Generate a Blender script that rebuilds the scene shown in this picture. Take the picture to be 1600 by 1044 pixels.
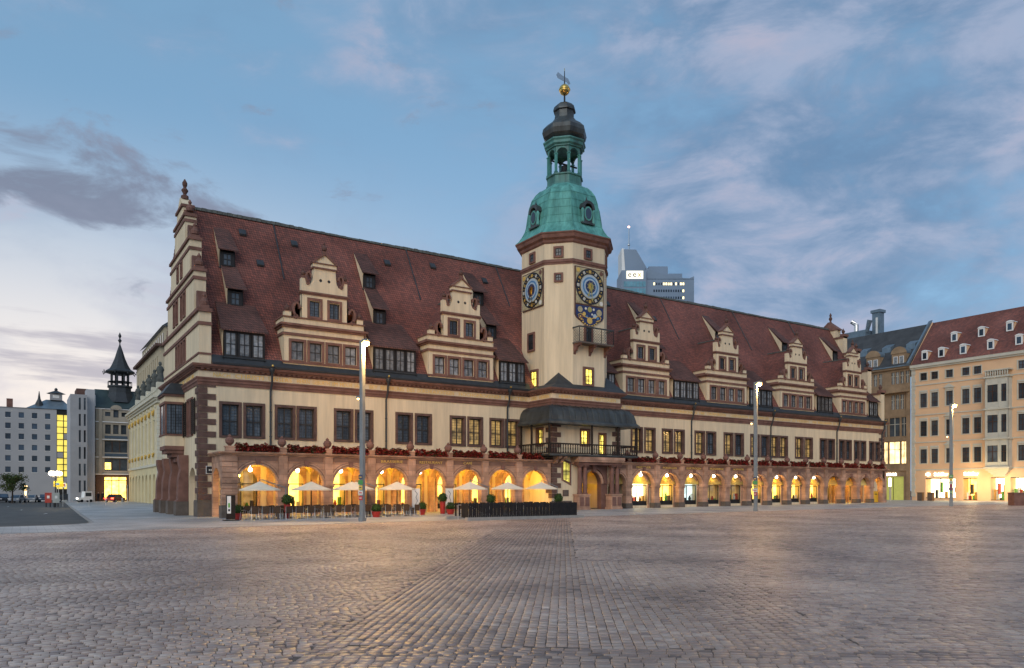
import bpy, math, random
import numpy as np
from mathutils import Vector, Matrix
random.seed(7); rng = np.random.default_rng(7)
R = math.radians
scene = bpy.context.scene
for o in list(bpy.data.objects): bpy.data.objects.remove(o)

# ------------------------------------------------------------------ camera
CAM = (-11.635, -62.447, 1.85); TH = R(56.92); FPX = 1180.0
cam_d = bpy.data.cameras.new("camera"); cam = bpy.data.objects.new("camera", cam_d)
scene.collection.objects.link(cam); scene.camera = cam
cam.location = CAM; cam.rotation_euler = (R(90), 0, TH - R(90))
cam_d.sensor_fit = 'HORIZONTAL'; cam_d.sensor_width = 36.0; cam_d.lens = 36.0 * FPX / 1600.0
cam_d.shift_y = (766.5 - 522) / 1600.0          # shift lens: verticals stay vertical
cam_d.clip_start = 0.1; cam_d.clip_end = 6000

# ------------------------------------------------------------------ view, sky, sun
vs = scene.view_settings
vs.view_transform = 'Standard'; vs.look = 'None'; vs.gamma = 1.0; vs.use_curve_mapping = False
vs.exposure = 0.55
SUN_DIR = Vector((-0.62, -0.60, 0.50)).normalized()
sun_el = math.asin(SUN_DIR.z); sun_az = math.atan2(SUN_DIR.x, SUN_DIR.y)
world = bpy.data.worlds.new("World"); scene.world = world; world.use_nodes = True
nt = world.node_tree; nt.nodes.clear()
def N(t, **k):
    n = nt.nodes.new(t)
    for a, b in k.items(): setattr(n, a, b)
    return n
def L(a, b): nt.links.new(a, b)
def mth(op, a, b=None, clamp=False):
    n = N('ShaderNodeMath', operation=op); n.use_clamp = clamp
    for i, q in enumerate((a, b)):
        if q is None: continue
        if isinstance(q, (int, float)): n.inputs[i].default_value = q
        else: L(q, n.inputs[i])
    return n.outputs[0]
def sstep(v, lo, hi):
    n = N('ShaderNodeMapRange', interpolation_type='SMOOTHSTEP')
    L(v, n.inputs[0]); n.inputs[1].default_value = lo; n.inputs[2].default_value = hi
    return n.outputs[0]
def mixc(fac, a, b):
    n = N('ShaderNodeMix', data_type='RGBA')
    if isinstance(fac, (int, float)): n.inputs[0].default_value = fac
    else: L(fac, n.inputs[0])
    for i, q in ((6, a), (7, b)):
        if isinstance(q, tuple): n.inputs[i].default_value = (*q, 1)
        else: L(q, n.inputs[i])
    return n.outputs[2]
tc = N('ShaderNodeTexCoord'); D = tc.outputs['Generated']
sep = N('ShaderNodeSeparateXYZ'); L(D, sep.inputs[0])
sky = N('ShaderNodeTexSky'); sky.sky_type = 'NISHITA'; sky.sun_disc = False
sky.sun_elevation = sun_el; sky.sun_rotation = sun_az; sky.air_density = 1.0; sky.dust_density = 1.2; sky.ozone_density = 2.0
SKY_STRENGTH = 0.075
nsky = N('ShaderNodeVectorMath', operation='SCALE'); L(sky.outputs[0], nsky.inputs[0]); nsky.inputs[3].default_value = SKY_STRENGTH
base = mixc(0.6, nsky.outputs[0], (0.140, 0.268, 0.395))
dz = sep.outputs[2]
# dawn glow low in the east (+Y), pale and slightly warm
glow_az = mth('MULTIPLY', sstep(sep.outputs[1], 0.35, 0.95), mth('SUBTRACT', 1.0, sstep(sep.outputs[0], 0.05, 0.75)))
low = mth('SUBTRACT', 1.0, sstep(dz, 0.03, 0.44))
col = mixc(mth('MULTIPLY', glow_az, mth('MULTIPLY', low, 0.97)), base, (0.63, 0.55, 0.49))
# soft high cloud, projected on a plane overhead
den = mth('ADD', dz, 0.22)
px_ = mth('DIVIDE', sep.outputs[0], den); py_ = mth('DIVIDE', sep.outputs[1], den)
cmb = N('ShaderNodeCombineXYZ'); L(px_, cmb.inputs[0]); L(py_, cmb.inputs[1])
def noise(scale, detail, rough, off=(0, 0, 0), stretch=(1, 1, 1), rot=0.0):
    mp = N('ShaderNodeMapping'); L(cmb.outputs[0], mp.inputs[0])
    mp.inputs['Location'].default_value = off; mp.inputs['Scale'].default_value = stretch; mp.inputs['Rotation'].default_value = (0, 0, rot)
    n = N('ShaderNodeTexNoise'); L(mp.outputs[0], n.inputs['Vector'])
    n.inputs['Scale'].default_value = scale; n.inputs['Detail'].default_value = detail; n.inputs['Roughness'].default_value = rough
    return n.outputs[0]
def dnoise(scale, detail, rough, off, stretch):
    mp = N('ShaderNodeMapping'); L(D, mp.inputs[0]); mp.inputs['Location'].default_value = off; mp.inputs['Scale'].default_value = stretch; mp.inputs['Rotation'].default_value = (R(8), R(-14), R(30))
    n = N('ShaderNodeTexNoise'); L(mp.outputs[0], n.inputs['Vector']); n.inputs['Scale'].default_value = scale; n.inputs['Detail'].default_value = detail; n.inputs['Roughness'].default_value = rough; n.inputs['Distortion'].default_value = 0.35
    return n.outputs[0]
n1 = dnoise(3.0, 9, 0.56, (0.3, 1.7, 0.2), (1, 1, 2.0)); n2 = dnoise(6.5, 9, 0.60, (4.1, 0.4, 2.2), (1, 1, 2.3))
cov = mth('ADD', mth('MULTIPLY', n1, 0.6), mth('MULTIPLY', n2, 0.4))
dr = N('ShaderNodeVectorMath', operation='DOT_PRODUCT'); L(D, dr.inputs[0]); dr.inputs[1].default_value = (0.838, -0.546, 0)
more = sstep(dr.outputs['Value'], -0.32, 0.25)                 # the cloud sheet thickens towards the north
cmask = mth('MULTIPLY', sstep(mth('ADD', cov, mth('MULTIPLY', more, 0.10)), 0.46, 0.64), mth('ADD', 0.34, mth('MULTIPLY', more, 0.50)))
ccol = mixc(sstep(n2, 0.36, 0.66), (0.080, 0.140, 0.235), (0.215, 0.250, 0.340))
col = mixc(cmask, col, ccol)
pink = mth('MULTIPLY', sstep(n2, 0.52, 0.70), mth('MULTIPLY', sstep(n1, 0.48, 0.62), 0.42))
col = mixc(pink, col, (0.33, 0.28, 0.33))
# a darker cloud bank in the east and thin streaks under it
def bank(dirv, halfw, halfh, lo, hi, nz):
    dv = Vector(dirv).normalized(); rt = Vector((dv.y, -dv.x, 0)).normalized(); up = rt.cross(dv)
    def dotv(v):
        n = N('ShaderNodeVectorMath', operation='DOT_PRODUCT'); L(D, n.inputs[0]); n.inputs[1].default_value = v; return n.outputs['Value']
    a = mth('DIVIDE', mth('ADD', dotv(rt), mth('MULTIPLY', dotv(up), 0.35)), halfw); b = mth('DIVIDE', dotv(up), halfh)
    d2 = mth('ADD', mth('MULTIPLY', a, a), mth('MULTIPLY', b, b))
    fall = mth('SUBTRACT', 1.0, d2, True)
    fr = sstep(dotv(dv), 0.0, 0.2)
    return mth('MULTIPLY', fr, sstep(mth('ADD', fall, mth('MULTIPLY', mth('SUBTRACT', nz, 0.5), 3.4)), lo, hi))
def dirpx(u, v):
    t = (u - 800) / FPX; s = (766.5 - v) / FPX
    return (math.cos(TH) + t * math.sin(TH), math.sin(TH) - t * math.cos(TH), s)
nb = dnoise(8.5, 9, 0.60, (2.3, 5.0, 1.0), (1, 1, 2.2))
bk = bank(dirpx(90, 285), 0.25, 0.066, 0.35, 0.95, nb)
col = mixc(mth('MULTIPLY', bk, 0.92), col, mixc(nb, (0.055, 0.080, 0.125), (0.19, 0.205, 0.27)))
ns = noise(2.2, 6, 0.6, (4.0, 2.0, 0), (0.45, 1.7, 1), R(-57))
st = bank(dirpx(80, 560), 0.34, 0.085, 0.70, 1.2, ns)
col = mixc(mth('MULTIPLY', st, 0.7), col, (0.23, 0.22, 0.27))
bg = N('ShaderNodeBackground'); L(col, bg.inputs[0]); bg.inputs[1].default_value = 1.2
out = N('ShaderNodeOutputWorld'); L(bg.outputs[0], out.inputs[0])

sd = bpy.data.lights.new("sun", 'SUN'); sd.energy = 0.78; sd.angle = R(45); sd.color = (1.0, 0.95, 0.88)
so = bpy.data.objects.new("sun", sd); scene.collection.objects.link(so)
so.rotation_euler = (-SUN_DIR).to_track_quat('-Z', 'Y').to_euler()

# ------------------------------------------------------------------ helpers
COL = scene.collection
def gz(x): return 0.0048 * (min(max(x, -80.0), 140.0) - 44.0)        # the square falls gently to the south
def ray(u):
    t = (u - 800) / FPX
    return (math.cos(TH) + t * math.sin(TH), math.sin(TH) - t * math.cos(TH))
def on_y(u, y):                      # x where the sight line of column u meets the plane y
    d = ray(u); return CAM[0] + (y - CAM[1]) / d[1] * d[0]
def on_x(u, x):
    d = ray(u); return CAM[1] + (x - CAM[0]) / d[0] * d[1]
def at_depth(u, k):
    d = ray(u); return CAM[0] + k * d[0], CAM[1] + k * d[1]
class MB:
    def __init__(s): s.v = []; s.f = []; s.mi = []; s.mats = []
    def slot(s, m):
        if m not in s.mats: s.mats.append(m)
        return s.mats.index(m)
    def add(s, vs, fs, m):
        n = len(s.v); s.v += [tuple(q) for q in vs]; k = s.slot(m)
        s.f += [tuple(i + n for i in f) for f in fs]; s.mi += [k] * len(fs); return s
    def box(s, x0, x1, y0, y1, z0, z1, m):
        vs = [(x, y, z) for z in (z0, z1) for y in (y0, y1) for x in (x0, x1)]
        return s.add(vs, [(0, 2, 3, 1), (4, 5, 7, 6), (0, 1, 5, 4), (2, 6, 7, 3), (0, 4, 6, 2), (1, 3, 7, 5)], m)
    def ext(s, pts, a, b, m, ax='y'):      # polygon extruded along an axis: 'y' pts are (x,z), 'x' pts are (y,z), 'z' pts are (x,y)
        mk = {'y': lambda p, t: (p[0], t, p[1]), 'x': lambda p, t: (t, p[0], p[1]), 'z': lambda p, t: (p[0], p[1], t)}[ax]
        n = len(pts); vs = [mk(p, a) for p in pts] + [mk(p, b) for p in pts]
        return s.add(vs, [tuple(range(n)), tuple(range(2 * n - 1, n - 1, -1))] + [(i, i + n, (i + 1) % n + n, (i + 1) % n) for i in range(n)], m)
    def lathe(s, prof, c, m, n=16, rot=0.0, sx=1, sy=1):
        vs = []; fs = []
        for r, z in prof:
            for i in range(n):
                a = rot + 2 * math.pi * i / n; vs.append((c[0] + sx * r * math.cos(a), c[1] + sy * r * math.sin(a), c[2] + z))
        for j in range(len(prof) - 1):
            for i in range(n):
                fs.append((j * n + i, j * n + (i + 1) % n, (j + 1) * n + (i + 1) % n, (j + 1) * n + i))
        fs.append(tuple(range(n - 1, -1, -1))); fs.append(tuple((len(prof) - 1) * n + i for i in range(n)))
        return s.add(vs, fs, m)
    def tube(s, pts, r, m, n=6):
        pts = [Vector(p) for p in pts]; rs = r if isinstance(r, (list, tuple)) else [r] * len(pts)
        vs = []; fs = []
        for k, p in enumerate(pts):
            d = (pts[min(k + 1, len(pts) - 1)] - pts[max(k - 1, 0)]).normalized()
            up = Vector((0, 0, 1)) if abs(d.z) < 0.95 else Vector((1, 0, 0))
            a = d.cross(up).normalized(); b = d.cross(a)
            for i in range(n):
                t = 2 * math.pi * i / n; q = p + rs[k] * (math.cos(t) * a + math.sin(t) * b); vs.append(tuple(q))
        for k in range(len(pts) - 1):
            for i in range(n): fs.append((k * n + i, k * n + (i + 1) % n, (k + 1) * n + (i + 1) % n, (k + 1) * n + i))
        fs.append(tuple(range(n))); fs.append(tuple((len(pts) - 1) * n + i for i in range(n)))
        return s.add(vs, fs, m)
    def ring(s, prof, a, b, loop, m, closed=False):   # sweep profile (out, z) along a polyline of (x,y) with outward normals by mitre
        pass
    def ball(s, c, r, m, n=12, k=8, sz=1.0):
        return s.lathe([(max(r * math.sin(math.pi * j / k), 1e-3), -r * sz * math.cos(math.pi * j / k)) for j in range(k + 1)], c, m, n)
    def build(s, name, parent=None, smooth=False, loc=None, rz=0.0):
        me = bpy.data.meshes.new(name); me.from_pydata(s.v, [], s.f)
        for m in s.mats: me.materials.append(m)
        me.polygons.foreach_set('material_index', s.mi)
        if smooth: me.polygons.foreach_set('use_smooth', [True] * len(s.f))
        me.update()
        o = bpy.data.objects.new(name, me); COL.objects.link(o)
        if parent: o.parent = parent
        if loc: o.location = loc
        o.rotation_euler.z = rz
        return o
def arch_pts(x0, x1, zb, zt, xc, r, zs, n=18):       # wall outline with a round-arched opening cut from below
    p = [(x0, zb), (xc - r, zb)]
    p += [(xc - r * math.cos(math.pi * i / n), zs + r * math.sin(math.pi * i / n)) for i in range(n + 1)]
    return p + [(xc + r, zb), (x1, zb), (x1, zt), (x0, zt)]
def archivolt(mb, xc, r0, r1, zs, y0, y1, m, n=18):
    p = [(xc - r1 * math.cos(math.pi * i / n), zs + r1 * math.sin(math.pi * i / n)) for i in range(n + 1)]
    p += [(xc - r0 * math.cos(math.pi * i / n), zs + r0 * math.sin(math.pi * i / n)) for i in range(n, -1, -1)]
    mb.ext(p, y0, y1, m)
def wallgrid(mb, F, a0, a1, b0, b1, holes, dep, m, mr=None):   # F(a,b,d) -> point; rectangular holes with reveals
    A = sorted({a0, a1, *[h[0] for h in holes], *[h[1] for h in holes]}); B = sorted({b0, b1, *[h[2] for h in holes], *[h[3] for h in holes]})
    for i in range(len(A) - 1):
        for j in range(len(B) - 1):
            ca, cb = (A[i] + A[i + 1]) / 2, (B[j] + B[j + 1]) / 2
            if any(h[0] < ca < h[1] and h[2] < cb < h[3] for h in holes): continue
            mb.add([F(A[i], B[j], 0), F(A[i + 1], B[j], 0), F(A[i + 1], B[j + 1], 0), F(A[i], B[j + 1], 0)], [(0, 1, 2, 3)], m)
    for h in holes:
        c = [(h[0], h[2]), (h[1], h[2]), (h[1], h[3]), (h[0], h[3])]
        for i in range(4):
            p, q = c[i], c[(i + 1) % 4]
            mb.add([F(*p, 0), F(*q, 0), F(*q, dep), F(*p, dep)], [(0, 1, 2, 3)], mr or m)
def thing(name, label, cat, loc=(0, 0, 0), rz=0.0, group=None):
    o = bpy.data.objects.new(name, None); COL.objects.link(o); o.location = loc; o.rotation_euler.z = rz
    o['label'] = label; o['category'] = cat; o.empty_display_size = 0.2
    if group: o['group'] = group
    return o
def tag(o, label=None, cat=None, group=None, kind=None):
    if label: o['label'] = label
    if cat: o['category'] = cat
    if group: o['group'] = group
    if kind: o['kind'] = kind
    return o
KIDS = {}
def dup(o, parent=None, loc=None, rz=None, sc=None):
    c = o.copy(); COL.objects.link(c); c.parent = parent
    if loc is not None: c.location = loc
    if rz is not None: c.rotation_euler.z = rz
    if sc is not None: c.scale = sc
    for ch in [q for q in bpy.data.objects if q.parent == o] if o.name not in KIDS else KIDS[o.name]: dup(ch, c)
    return c
def remember(o):        # cache the children once, so that copying stays fast
    KIDS[o.name] = list(o.children)
    for ch in o.children: KIDS[ch.name] = list(ch.children)
    for ch in o.children:
        for g in ch.children: KIDS[g.name] = []
    return o
def text(body, size, loc, m, parent=None, rz=0.0, align='CENTER', ext=0.012, name='lettering', spacing=1.0, width=None):
    c = bpy.data.curves.new(name, 'FONT'); c.body = body; c.size = size; c.align_x = align; c.extrude = ext; c.space_character = spacing
    c.resolution_u = 2
    tmp = bpy.data.objects.new(name, c); COL.objects.link(tmp); me = bpy.data.meshes.new_from_object(tmp.evaluated_get(bpy.context.evaluated_depsgraph_get()))
    bpy.data.objects.remove(tmp); me.materials.clear(); me.materials.append(m)
    o = bpy.data.objects.new(name, me); COL.objects.link(o); o.location = loc; o.rotation_euler = (R(90), 0, rz)
    if parent: o.parent = parent
    if width:
        xs_ = [v.co.x for v in me.vertices]; o.scale.x = width / max(max(xs_) - min(xs_), 1e-3)
    return o
def phrase(body, size, loc, m, parent, width, rz=0.0):      # an inscription, one object for each word
    words_ = body.split(); n = len(body); x = -width / 2; c, s_ = math.cos(rz), math.sin(rz)
    for w in words_:
        ww = width * len(w) / n; xc = x + ww / 2
        text(w, size, (loc[0] + xc * c, loc[1] + xc * s_, loc[2]), m, parent, rz=rz, width=ww * .97); x += ww + width / n
def point_light(name, loc, watts, color, parent=None, rad=0.12):
    l = bpy.data.lights.new(name, 'POINT'); l.energy = watts; l.color = color; l.shadow_soft_size = rad
    o = bpy.data.objects.new(name, l); COL.objects.link(o); o.location = loc
    if parent: o.parent = parent
    return o

# ------------------------------------------------------------------ materials
def obj_random(t, src, lo, hi):        # each pane or piece a little lighter or darker than its neighbour
    oi = t.nodes.new('ShaderNodeObjectInfo'); r = t.nodes.new('ShaderNodeMapRange'); t.links.new(oi.outputs['Random'], r.inputs[0]); r.inputs[3].default_value = lo; r.inputs[4].default_value = hi
    s = t.nodes.new('ShaderNodeVectorMath'); s.operation = 'SCALE'; t.links.new(src, s.inputs[0]); t.links.new(r.outputs[0], s.inputs[3]); return s.outputs[0]
def mat(name, col, rough=0.8, var=0.15, scale=1.5, bump=0.0, bscale=30.0, metal=0.0, emit=None, estr=0.0, dirt=0.0, spec=0.5, col2=None, streak=False, objvar=0.0):
    m = bpy.data.materials.new(name); m.use_nodes = True; t = m.node_tree; b = t.nodes['Principled BSDF']
    g = t.nodes.new('ShaderNodeNewGeometry'); pos = g.outputs['Position']
    mp = t.nodes.new('ShaderNodeMapping'); t.links.new(pos, mp.inputs[0])
    if streak: mp.inputs['Scale'].default_value = (1, 1, 0.18)
    n = t.nodes.new('ShaderNodeTexNoise'); t.links.new(mp.outputs[0], n.inputs['Vector'])
    n.inputs['Scale'].default_value = scale; n.inputs['Detail'].default_value = 6; n.inputs['Roughness'].default_value = 0.6
    cr = t.nodes.new('ShaderNodeValToRGB'); t.links.new(n.outputs[0], cr.inputs[0])
    lo = tuple(c * (1 - var) for c in col) if col2 is None else col2
    hi = tuple(min(c * (1 + var), 1) for c in col) if col2 is None else col
    cr.color_ramp.elements[0].position = 0.3; cr.color_ramp.elements[1].position = 0.7
    cr.color_ramp.elements[0].color = (*lo, 1); cr.color_ramp.elements[1].color = (*hi, 1)
    csrc = cr.outputs[0]
    if dirt > 0:          # rain streaks and patchy soiling
        n3 = t.nodes.new('ShaderNodeTexNoise'); m3 = t.nodes.new('ShaderNodeMapping'); t.links.new(pos, m3.inputs[0]); m3.inputs['Scale'].default_value = (2.2, 2.2, 0.16); t.links.new(m3.outputs[0], n3.inputs['Vector']); n3.inputs['Scale'].default_value = 1.0; n3.inputs['Detail'].default_value = 7; n3.inputs['Roughness'].default_value = 0.65
        r3 = t.nodes.new('ShaderNodeMapRange'); t.links.new(n3.outputs[0], r3.inputs[0]); r3.inputs[1].default_value = 0.35; r3.inputs[2].default_value = 0.72; r3.inputs[3].default_value = 1.04; r3.inputs[4].default_value = 1.0 - dirt
        s3 = t.nodes.new('ShaderNodeVectorMath'); s3.operation = 'SCALE'; t.links.new(csrc, s3.inputs[0]); t.links.new(r3.outputs[0], s3.inputs[3]); csrc = s3.outputs[0]
    if objvar > 0: csrc = obj_random(t, csrc, 1 - objvar, 1 + objvar)
    t.links.new(csrc, b.inputs['Base Color'])
    b.inputs['Roughness'].default_value = rough; b.inputs['Metallic'].default_value = metal; b.inputs['Specular IOR Level'].default_value = spec if rough < 0.6 else spec * 0.4
    if bump > 0:
        n2 = t.nodes.new('ShaderNodeTexNoise'); t.links.new(pos, n2.inputs['Vector']); n2.inputs['Scale'].default_value = bscale; n2.inputs['Detail'].default_value = 4
        bp = t.nodes.new('ShaderNodeBump'); bp.inputs['Strength'].default_value = bump; bp.inputs['Distance'].default_value = 0.02
        t.links.new(n2.outputs[0], bp.inputs['Height']); t.links.new(bp.outputs[0], b.inputs['Normal'])
    if emit:
        b.inputs['Emission Color'].default_value = (*emit, 1); b.inputs['Emission Strength'].default_value = estr
    return m
def glow(name, col, strength, var=0.5, scale=2.0):
    m = bpy.data.materials.new(name); m.use_nodes = True; t = m.node_tree; b = t.nodes['Principled BSDF']
    g = t.nodes.new('ShaderNodeNewGeometry'); n = t.nodes.new('ShaderNodeTexNoise'); t.links.new(g.outputs['Position'], n.inputs['Vector'])
    n.inputs['Scale'].default_value = scale; n.inputs['Detail'].default_value = 3
    mr = t.nodes.new('ShaderNodeMapRange'); t.links.new(n.outputs[0], mr.inputs[0])
    mr.inputs[1].default_value = 0.3; mr.inputs[2].default_value = 0.7
    mr.inputs[3].default_value = strength * (1 - var); mr.inputs[4].default_value = strength * (1 + var)
    b.inputs['Base Color'].default_value = (*[c * 0.5 for c in col], 1); b.inputs['Roughness'].default_value = 0.3
    b.inputs['Emission Color'].default_value = (*col, 1); t.links.new(mr.outputs[0], b.inputs['Emission Strength'])
    return m
def tiles(name, c1, c2, bw, bh, mortar, rough=0.75, bump=0.35, msize=0.012, offset=0.5, big=0.4, vec='xz', cm=None):
    m = bpy.data.materials.new(name); m.use_nodes = True; t = m.node_tree; b = t.nodes['Principled BSDF']
    g = t.nodes.new('ShaderNodeNewGeometry'); s = t.nodes.new('ShaderNodeSeparateXYZ'); t.links.new(g.outputs['Position'], s.inputs[0])
    c = t.nodes.new('ShaderNodeCombineXYZ')
    if vec == 'xz':
        ad = t.nodes.new('ShaderNodeMath'); ad.operation = 'ADD'; t.links.new(s.outputs[0], ad.inputs[0]); t.links.new(s.outputs[1], ad.inputs[1])
        t.links.new(ad.outputs[0], c.inputs[0]); t.links.new(s.outputs[2], c.inputs[1])
    else:
        t.links.new(s.outputs[0], c.inputs[0]); t.links.new(s.outputs[1], c.inputs[1])
    br = t.nodes.new('ShaderNodeTexBrick'); t.links.new(c.outputs[0], br.inputs['Vector'])
    br.offset = offset; br.inputs['Scale'].default_value = 1.0; br.inputs['Brick Width'].default_value = bw; br.inputs['Row Height'].default_value = bh
    br.inputs['Mortar Size'].default_value = msize; br.inputs['Mortar Smooth'].default_value = 0.3; br.inputs['Bias'].default_value = 0.0
    br.inputs['Color1'].default_value = (*c1, 1); br.inputs['Color2'].default_value = (*c2, 1); br.inputs['Mortar'].default_value = (*mortar, 1)
    n = t.nodes.new('ShaderNodeTexNoise'); t.links.new(g.outputs['Position'], n.inputs['Vector']); n.inputs['Scale'].default_value = big; n.inputs['Detail'].default_value = 5
    mr = t.nodes.new('ShaderNodeMapRange'); t.links.new(n.outputs[0], mr.inputs[0]); mr.inputs[1].default_value = 0.3; mr.inputs[2].default_value = 0.7; mr.inputs[3].default_value = 0.66; mr.inputs[4].default_value = 1.3
    mx = t.nodes.new('ShaderNodeVectorMath'); mx.operation = 'SCALE'; t.links.new(br.outputs['Color'], mx.inputs[0]); t.links.new(mr.outputs[0], mx.inputs[3])
    t.links.new(mx.outputs[0], b.inputs['Base Color']); b.inputs['Roughness'].default_value = rough; b.inputs['Specular IOR Level'].default_value = 0.5 if rough < 0.6 else 0.2
    bp = t.nodes.new('ShaderNodeBump'); bp.inputs['Strength'].default_value = bump; bp.inputs['Distance'].default_value = 0.03; bp.invert = True
    t.links.new(br.outputs['Fac'], bp.inputs['Height']); t.links.new(bp.outputs[0], b.inputs['Normal'])
    return m
CREAM = mat('cream_plaster', (0.745, 0.61, 0.42), 0.9, 0.07, 0.35, 0.12, 40, streak=True, dirt=0.22)
STONE = mat('red_porphyry', (0.195, 0.102, 0.080), 0.85, 0.28, 1.3, 0.4, 18)
STONE_Q = mat('dark_quoin_stone', (0.125, 0.075, 0.062), 0.85, 0.3, 1.6, 0.4, 16)
STONE_D = mat('dark_porphyry', (0.12, 0.068, 0.056), 0.85, 0.25, 1.5, 0.35, 18)
ARC = tiles('arcade_porphyry', (0.50, 0.295, 0.20), (0.37, 0.22, 0.152), 0.95, 0.44, (0.24, 0.14, 0.10), 0.85, 0.3, 0.010, 0.5, 1.1)
ARC_D = mat('arcade_porphyry_panel', (0.20, 0.115, 0.085), 0.85, 0.2, 1.2, 0.3, 16)
PLINTH = mat('plinth_stone', (0.13, 0.105, 0.088), 0.85, 0.25, 1.5, 0.3, 15)
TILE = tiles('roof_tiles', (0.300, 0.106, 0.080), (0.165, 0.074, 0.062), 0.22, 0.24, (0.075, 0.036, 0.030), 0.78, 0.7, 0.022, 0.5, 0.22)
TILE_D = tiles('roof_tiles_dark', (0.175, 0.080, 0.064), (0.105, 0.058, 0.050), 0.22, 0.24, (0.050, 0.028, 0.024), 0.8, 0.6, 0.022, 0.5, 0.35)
SLATE = mat('dark_flashing', (0.030, 0.034, 0.038), 0.55, 0.3, 2, 0.1, 10)
RIDGE = mat('ridge_tiles', (0.10, 0.105, 0.095), 0.85, 0.3, 3, 0.3, 12)
COPPER = mat('green_copper', (0.175, 0.49, 0.43), 0.6, 0.2, 0.9, 0.15, 6, col2=(0.085, 0.29, 0.26), streak=True, dirt=0.55)
COPPER_M = mat('lantern_copper', (0.085, 0.27, 0.235), 0.55, 0.3, 1.4, 0.15, 6, col2=(0.030, 0.075, 0.068), streak=True)
COPPER_D = mat('dark_copper', (0.085, 0.098, 0.098), 0.45, 0.4, 1.2, 0.1, 6, metal=0.3, col2=(0.030, 0.028, 0.026), streak=True)
GOLD = mat('gilding', (0.85, 0.56, 0.16), 0.28, 0.1, 3, metal=1.0)
GOLDL = mat('gold_letters', (0.80, 0.52, 0.13), 0.45, 0.05, 3, metal=0.35)
WOOD = mat('dark_wood', (0.028, 0.020, 0.016), 0.6, 0.3, 4, 0.2, 20)
SASH = mat('dark_window_sash', (0.022, 0.019, 0.018), 0.55, 0.2, 4)
IRON = mat('black_iron', (0.018, 0.019, 0.020), 0.5, 0.2, 4, metal=0.3)
STEEL = mat('steel_tube', (0.55, 0.55, 0.55), 0.3, 0.1, 4, metal=1.0)
WHITE = mat('white_paint', (0.78, 0.77, 0.74), 0.6, 0.05, 2)
ZINC = mat('zinc_sheet', (0.17, 0.22, 0.26), 0.4, 0.2, 1.2, metal=0.4)
def pane_mat(name, c1, emit=None, estr=0.0, grid=0.2):
    m = tiles(name, c1, tuple(q * 0.7 for q in c1), grid, grid * 1.25, (0.012, 0.012, 0.012), 0.12, 0.25, 0.014, 0.0, 0.9)
    t = m.node_tree; b = t.nodes['Principled BSDF']; t.links.new(obj_random(t, b.inputs['Base Color'].links[0].from_socket, 0.45, 1.6), b.inputs['Base Color'])
    if emit:
        br = [q for q in t.nodes if q.type == 'TEX_BRICK'][0]
        mr = t.nodes.new('ShaderNodeMath'); mr.operation = 'MULTIPLY_ADD'; t.links.new(br.outputs['Fac'], mr.inputs[0]); mr.inputs[1].default_value = -1.0; mr.inputs[2].default_value = 1.0
        g = t.nodes.new('ShaderNodeNewGeometry'); n = t.nodes.new('ShaderNodeTexNoise'); t.links.new(g.outputs['Position'], n.inputs['Vector']); n.inputs['Scale'].default_value = 1.6
        k = t.nodes.new('ShaderNodeMapRange'); t.links.new(n.outputs[0], k.inputs[0]); k.inputs[1].default_value = 0.35; k.inputs[2].default_value = 0.65; k.inputs[3].default_value = estr * 0.25; k.inputs[4].default_value = estr * 1.5
        mm = t.nodes.new('ShaderNodeMath'); mm.operation = 'MULTIPLY'; t.links.new(mr.outputs[0], mm.inputs[0]); t.links.new(k.outputs[0], mm.inputs[1])
        b.inputs['Emission Color'].default_value = (*emit, 1); t.links.new(mm.outputs[0], b.inputs['Emission Strength'])
    return m
PANE = pane_mat('leaded_glass', (0.085, 0.105, 0.13))
PANE_L = pane_mat('leaded_glass_lit', (0.2, 0.16, 0.08), (1.0, 0.60, 0.18), .22)
PANE_Y = pane_mat('leaded_glass_bright', (0.3, 0.26, 0.08), (1.0, 0.74, 0.12), 1.7, 0.35)
PANE_P = mat('plain_glass', (0.055, 0.066, 0.078), 0.08, 0.4, 0.8, objvar=0.55)
PANE_B = mat('blue_glass', (0.035, 0.055, 0.085), 0.08, 0.3, 0.8, objvar=0.6)
CURTAIN = mat('glass_with_curtain', (0.20, 0.205, 0.21), 0.15, 0.55, 2.8, objvar=0.4)
VAULT = mat('vault_plaster', (0.72, 0.56, 0.20), 0.9, 0.06, 0.6, 0.1, 20)
SHOP_WARM = glow('lit_shop_back', (1.0, 0.62, 0.12), 2.6, 0.5, 1.4)
SHOP_WHITE = glow('lit_shop_white', (1.0, 0.84, 0.50), 3.2, 0.35, 1.0)
SHOP_DIM = glow('dim_shop_back', (1.0, 0.62, 0.22), 0.22, 0.8, 1.8)
SHOP_COOL = glow('cool_shop_back', (0.75, 0.92, 0.95), 1.0, 0.4, 1.2)
BULB = glow('lamp_glass', (1.0, 0.55, 0.14), 14, 0.0)
BULB_W = glow('globe_glass', (1.0, 0.86, 0.60), 9, 0.0)
LIT_SIGN = glow('lit_sign_letters', (1.0, 0.93, 0.75), 4.0, 0.0)
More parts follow.
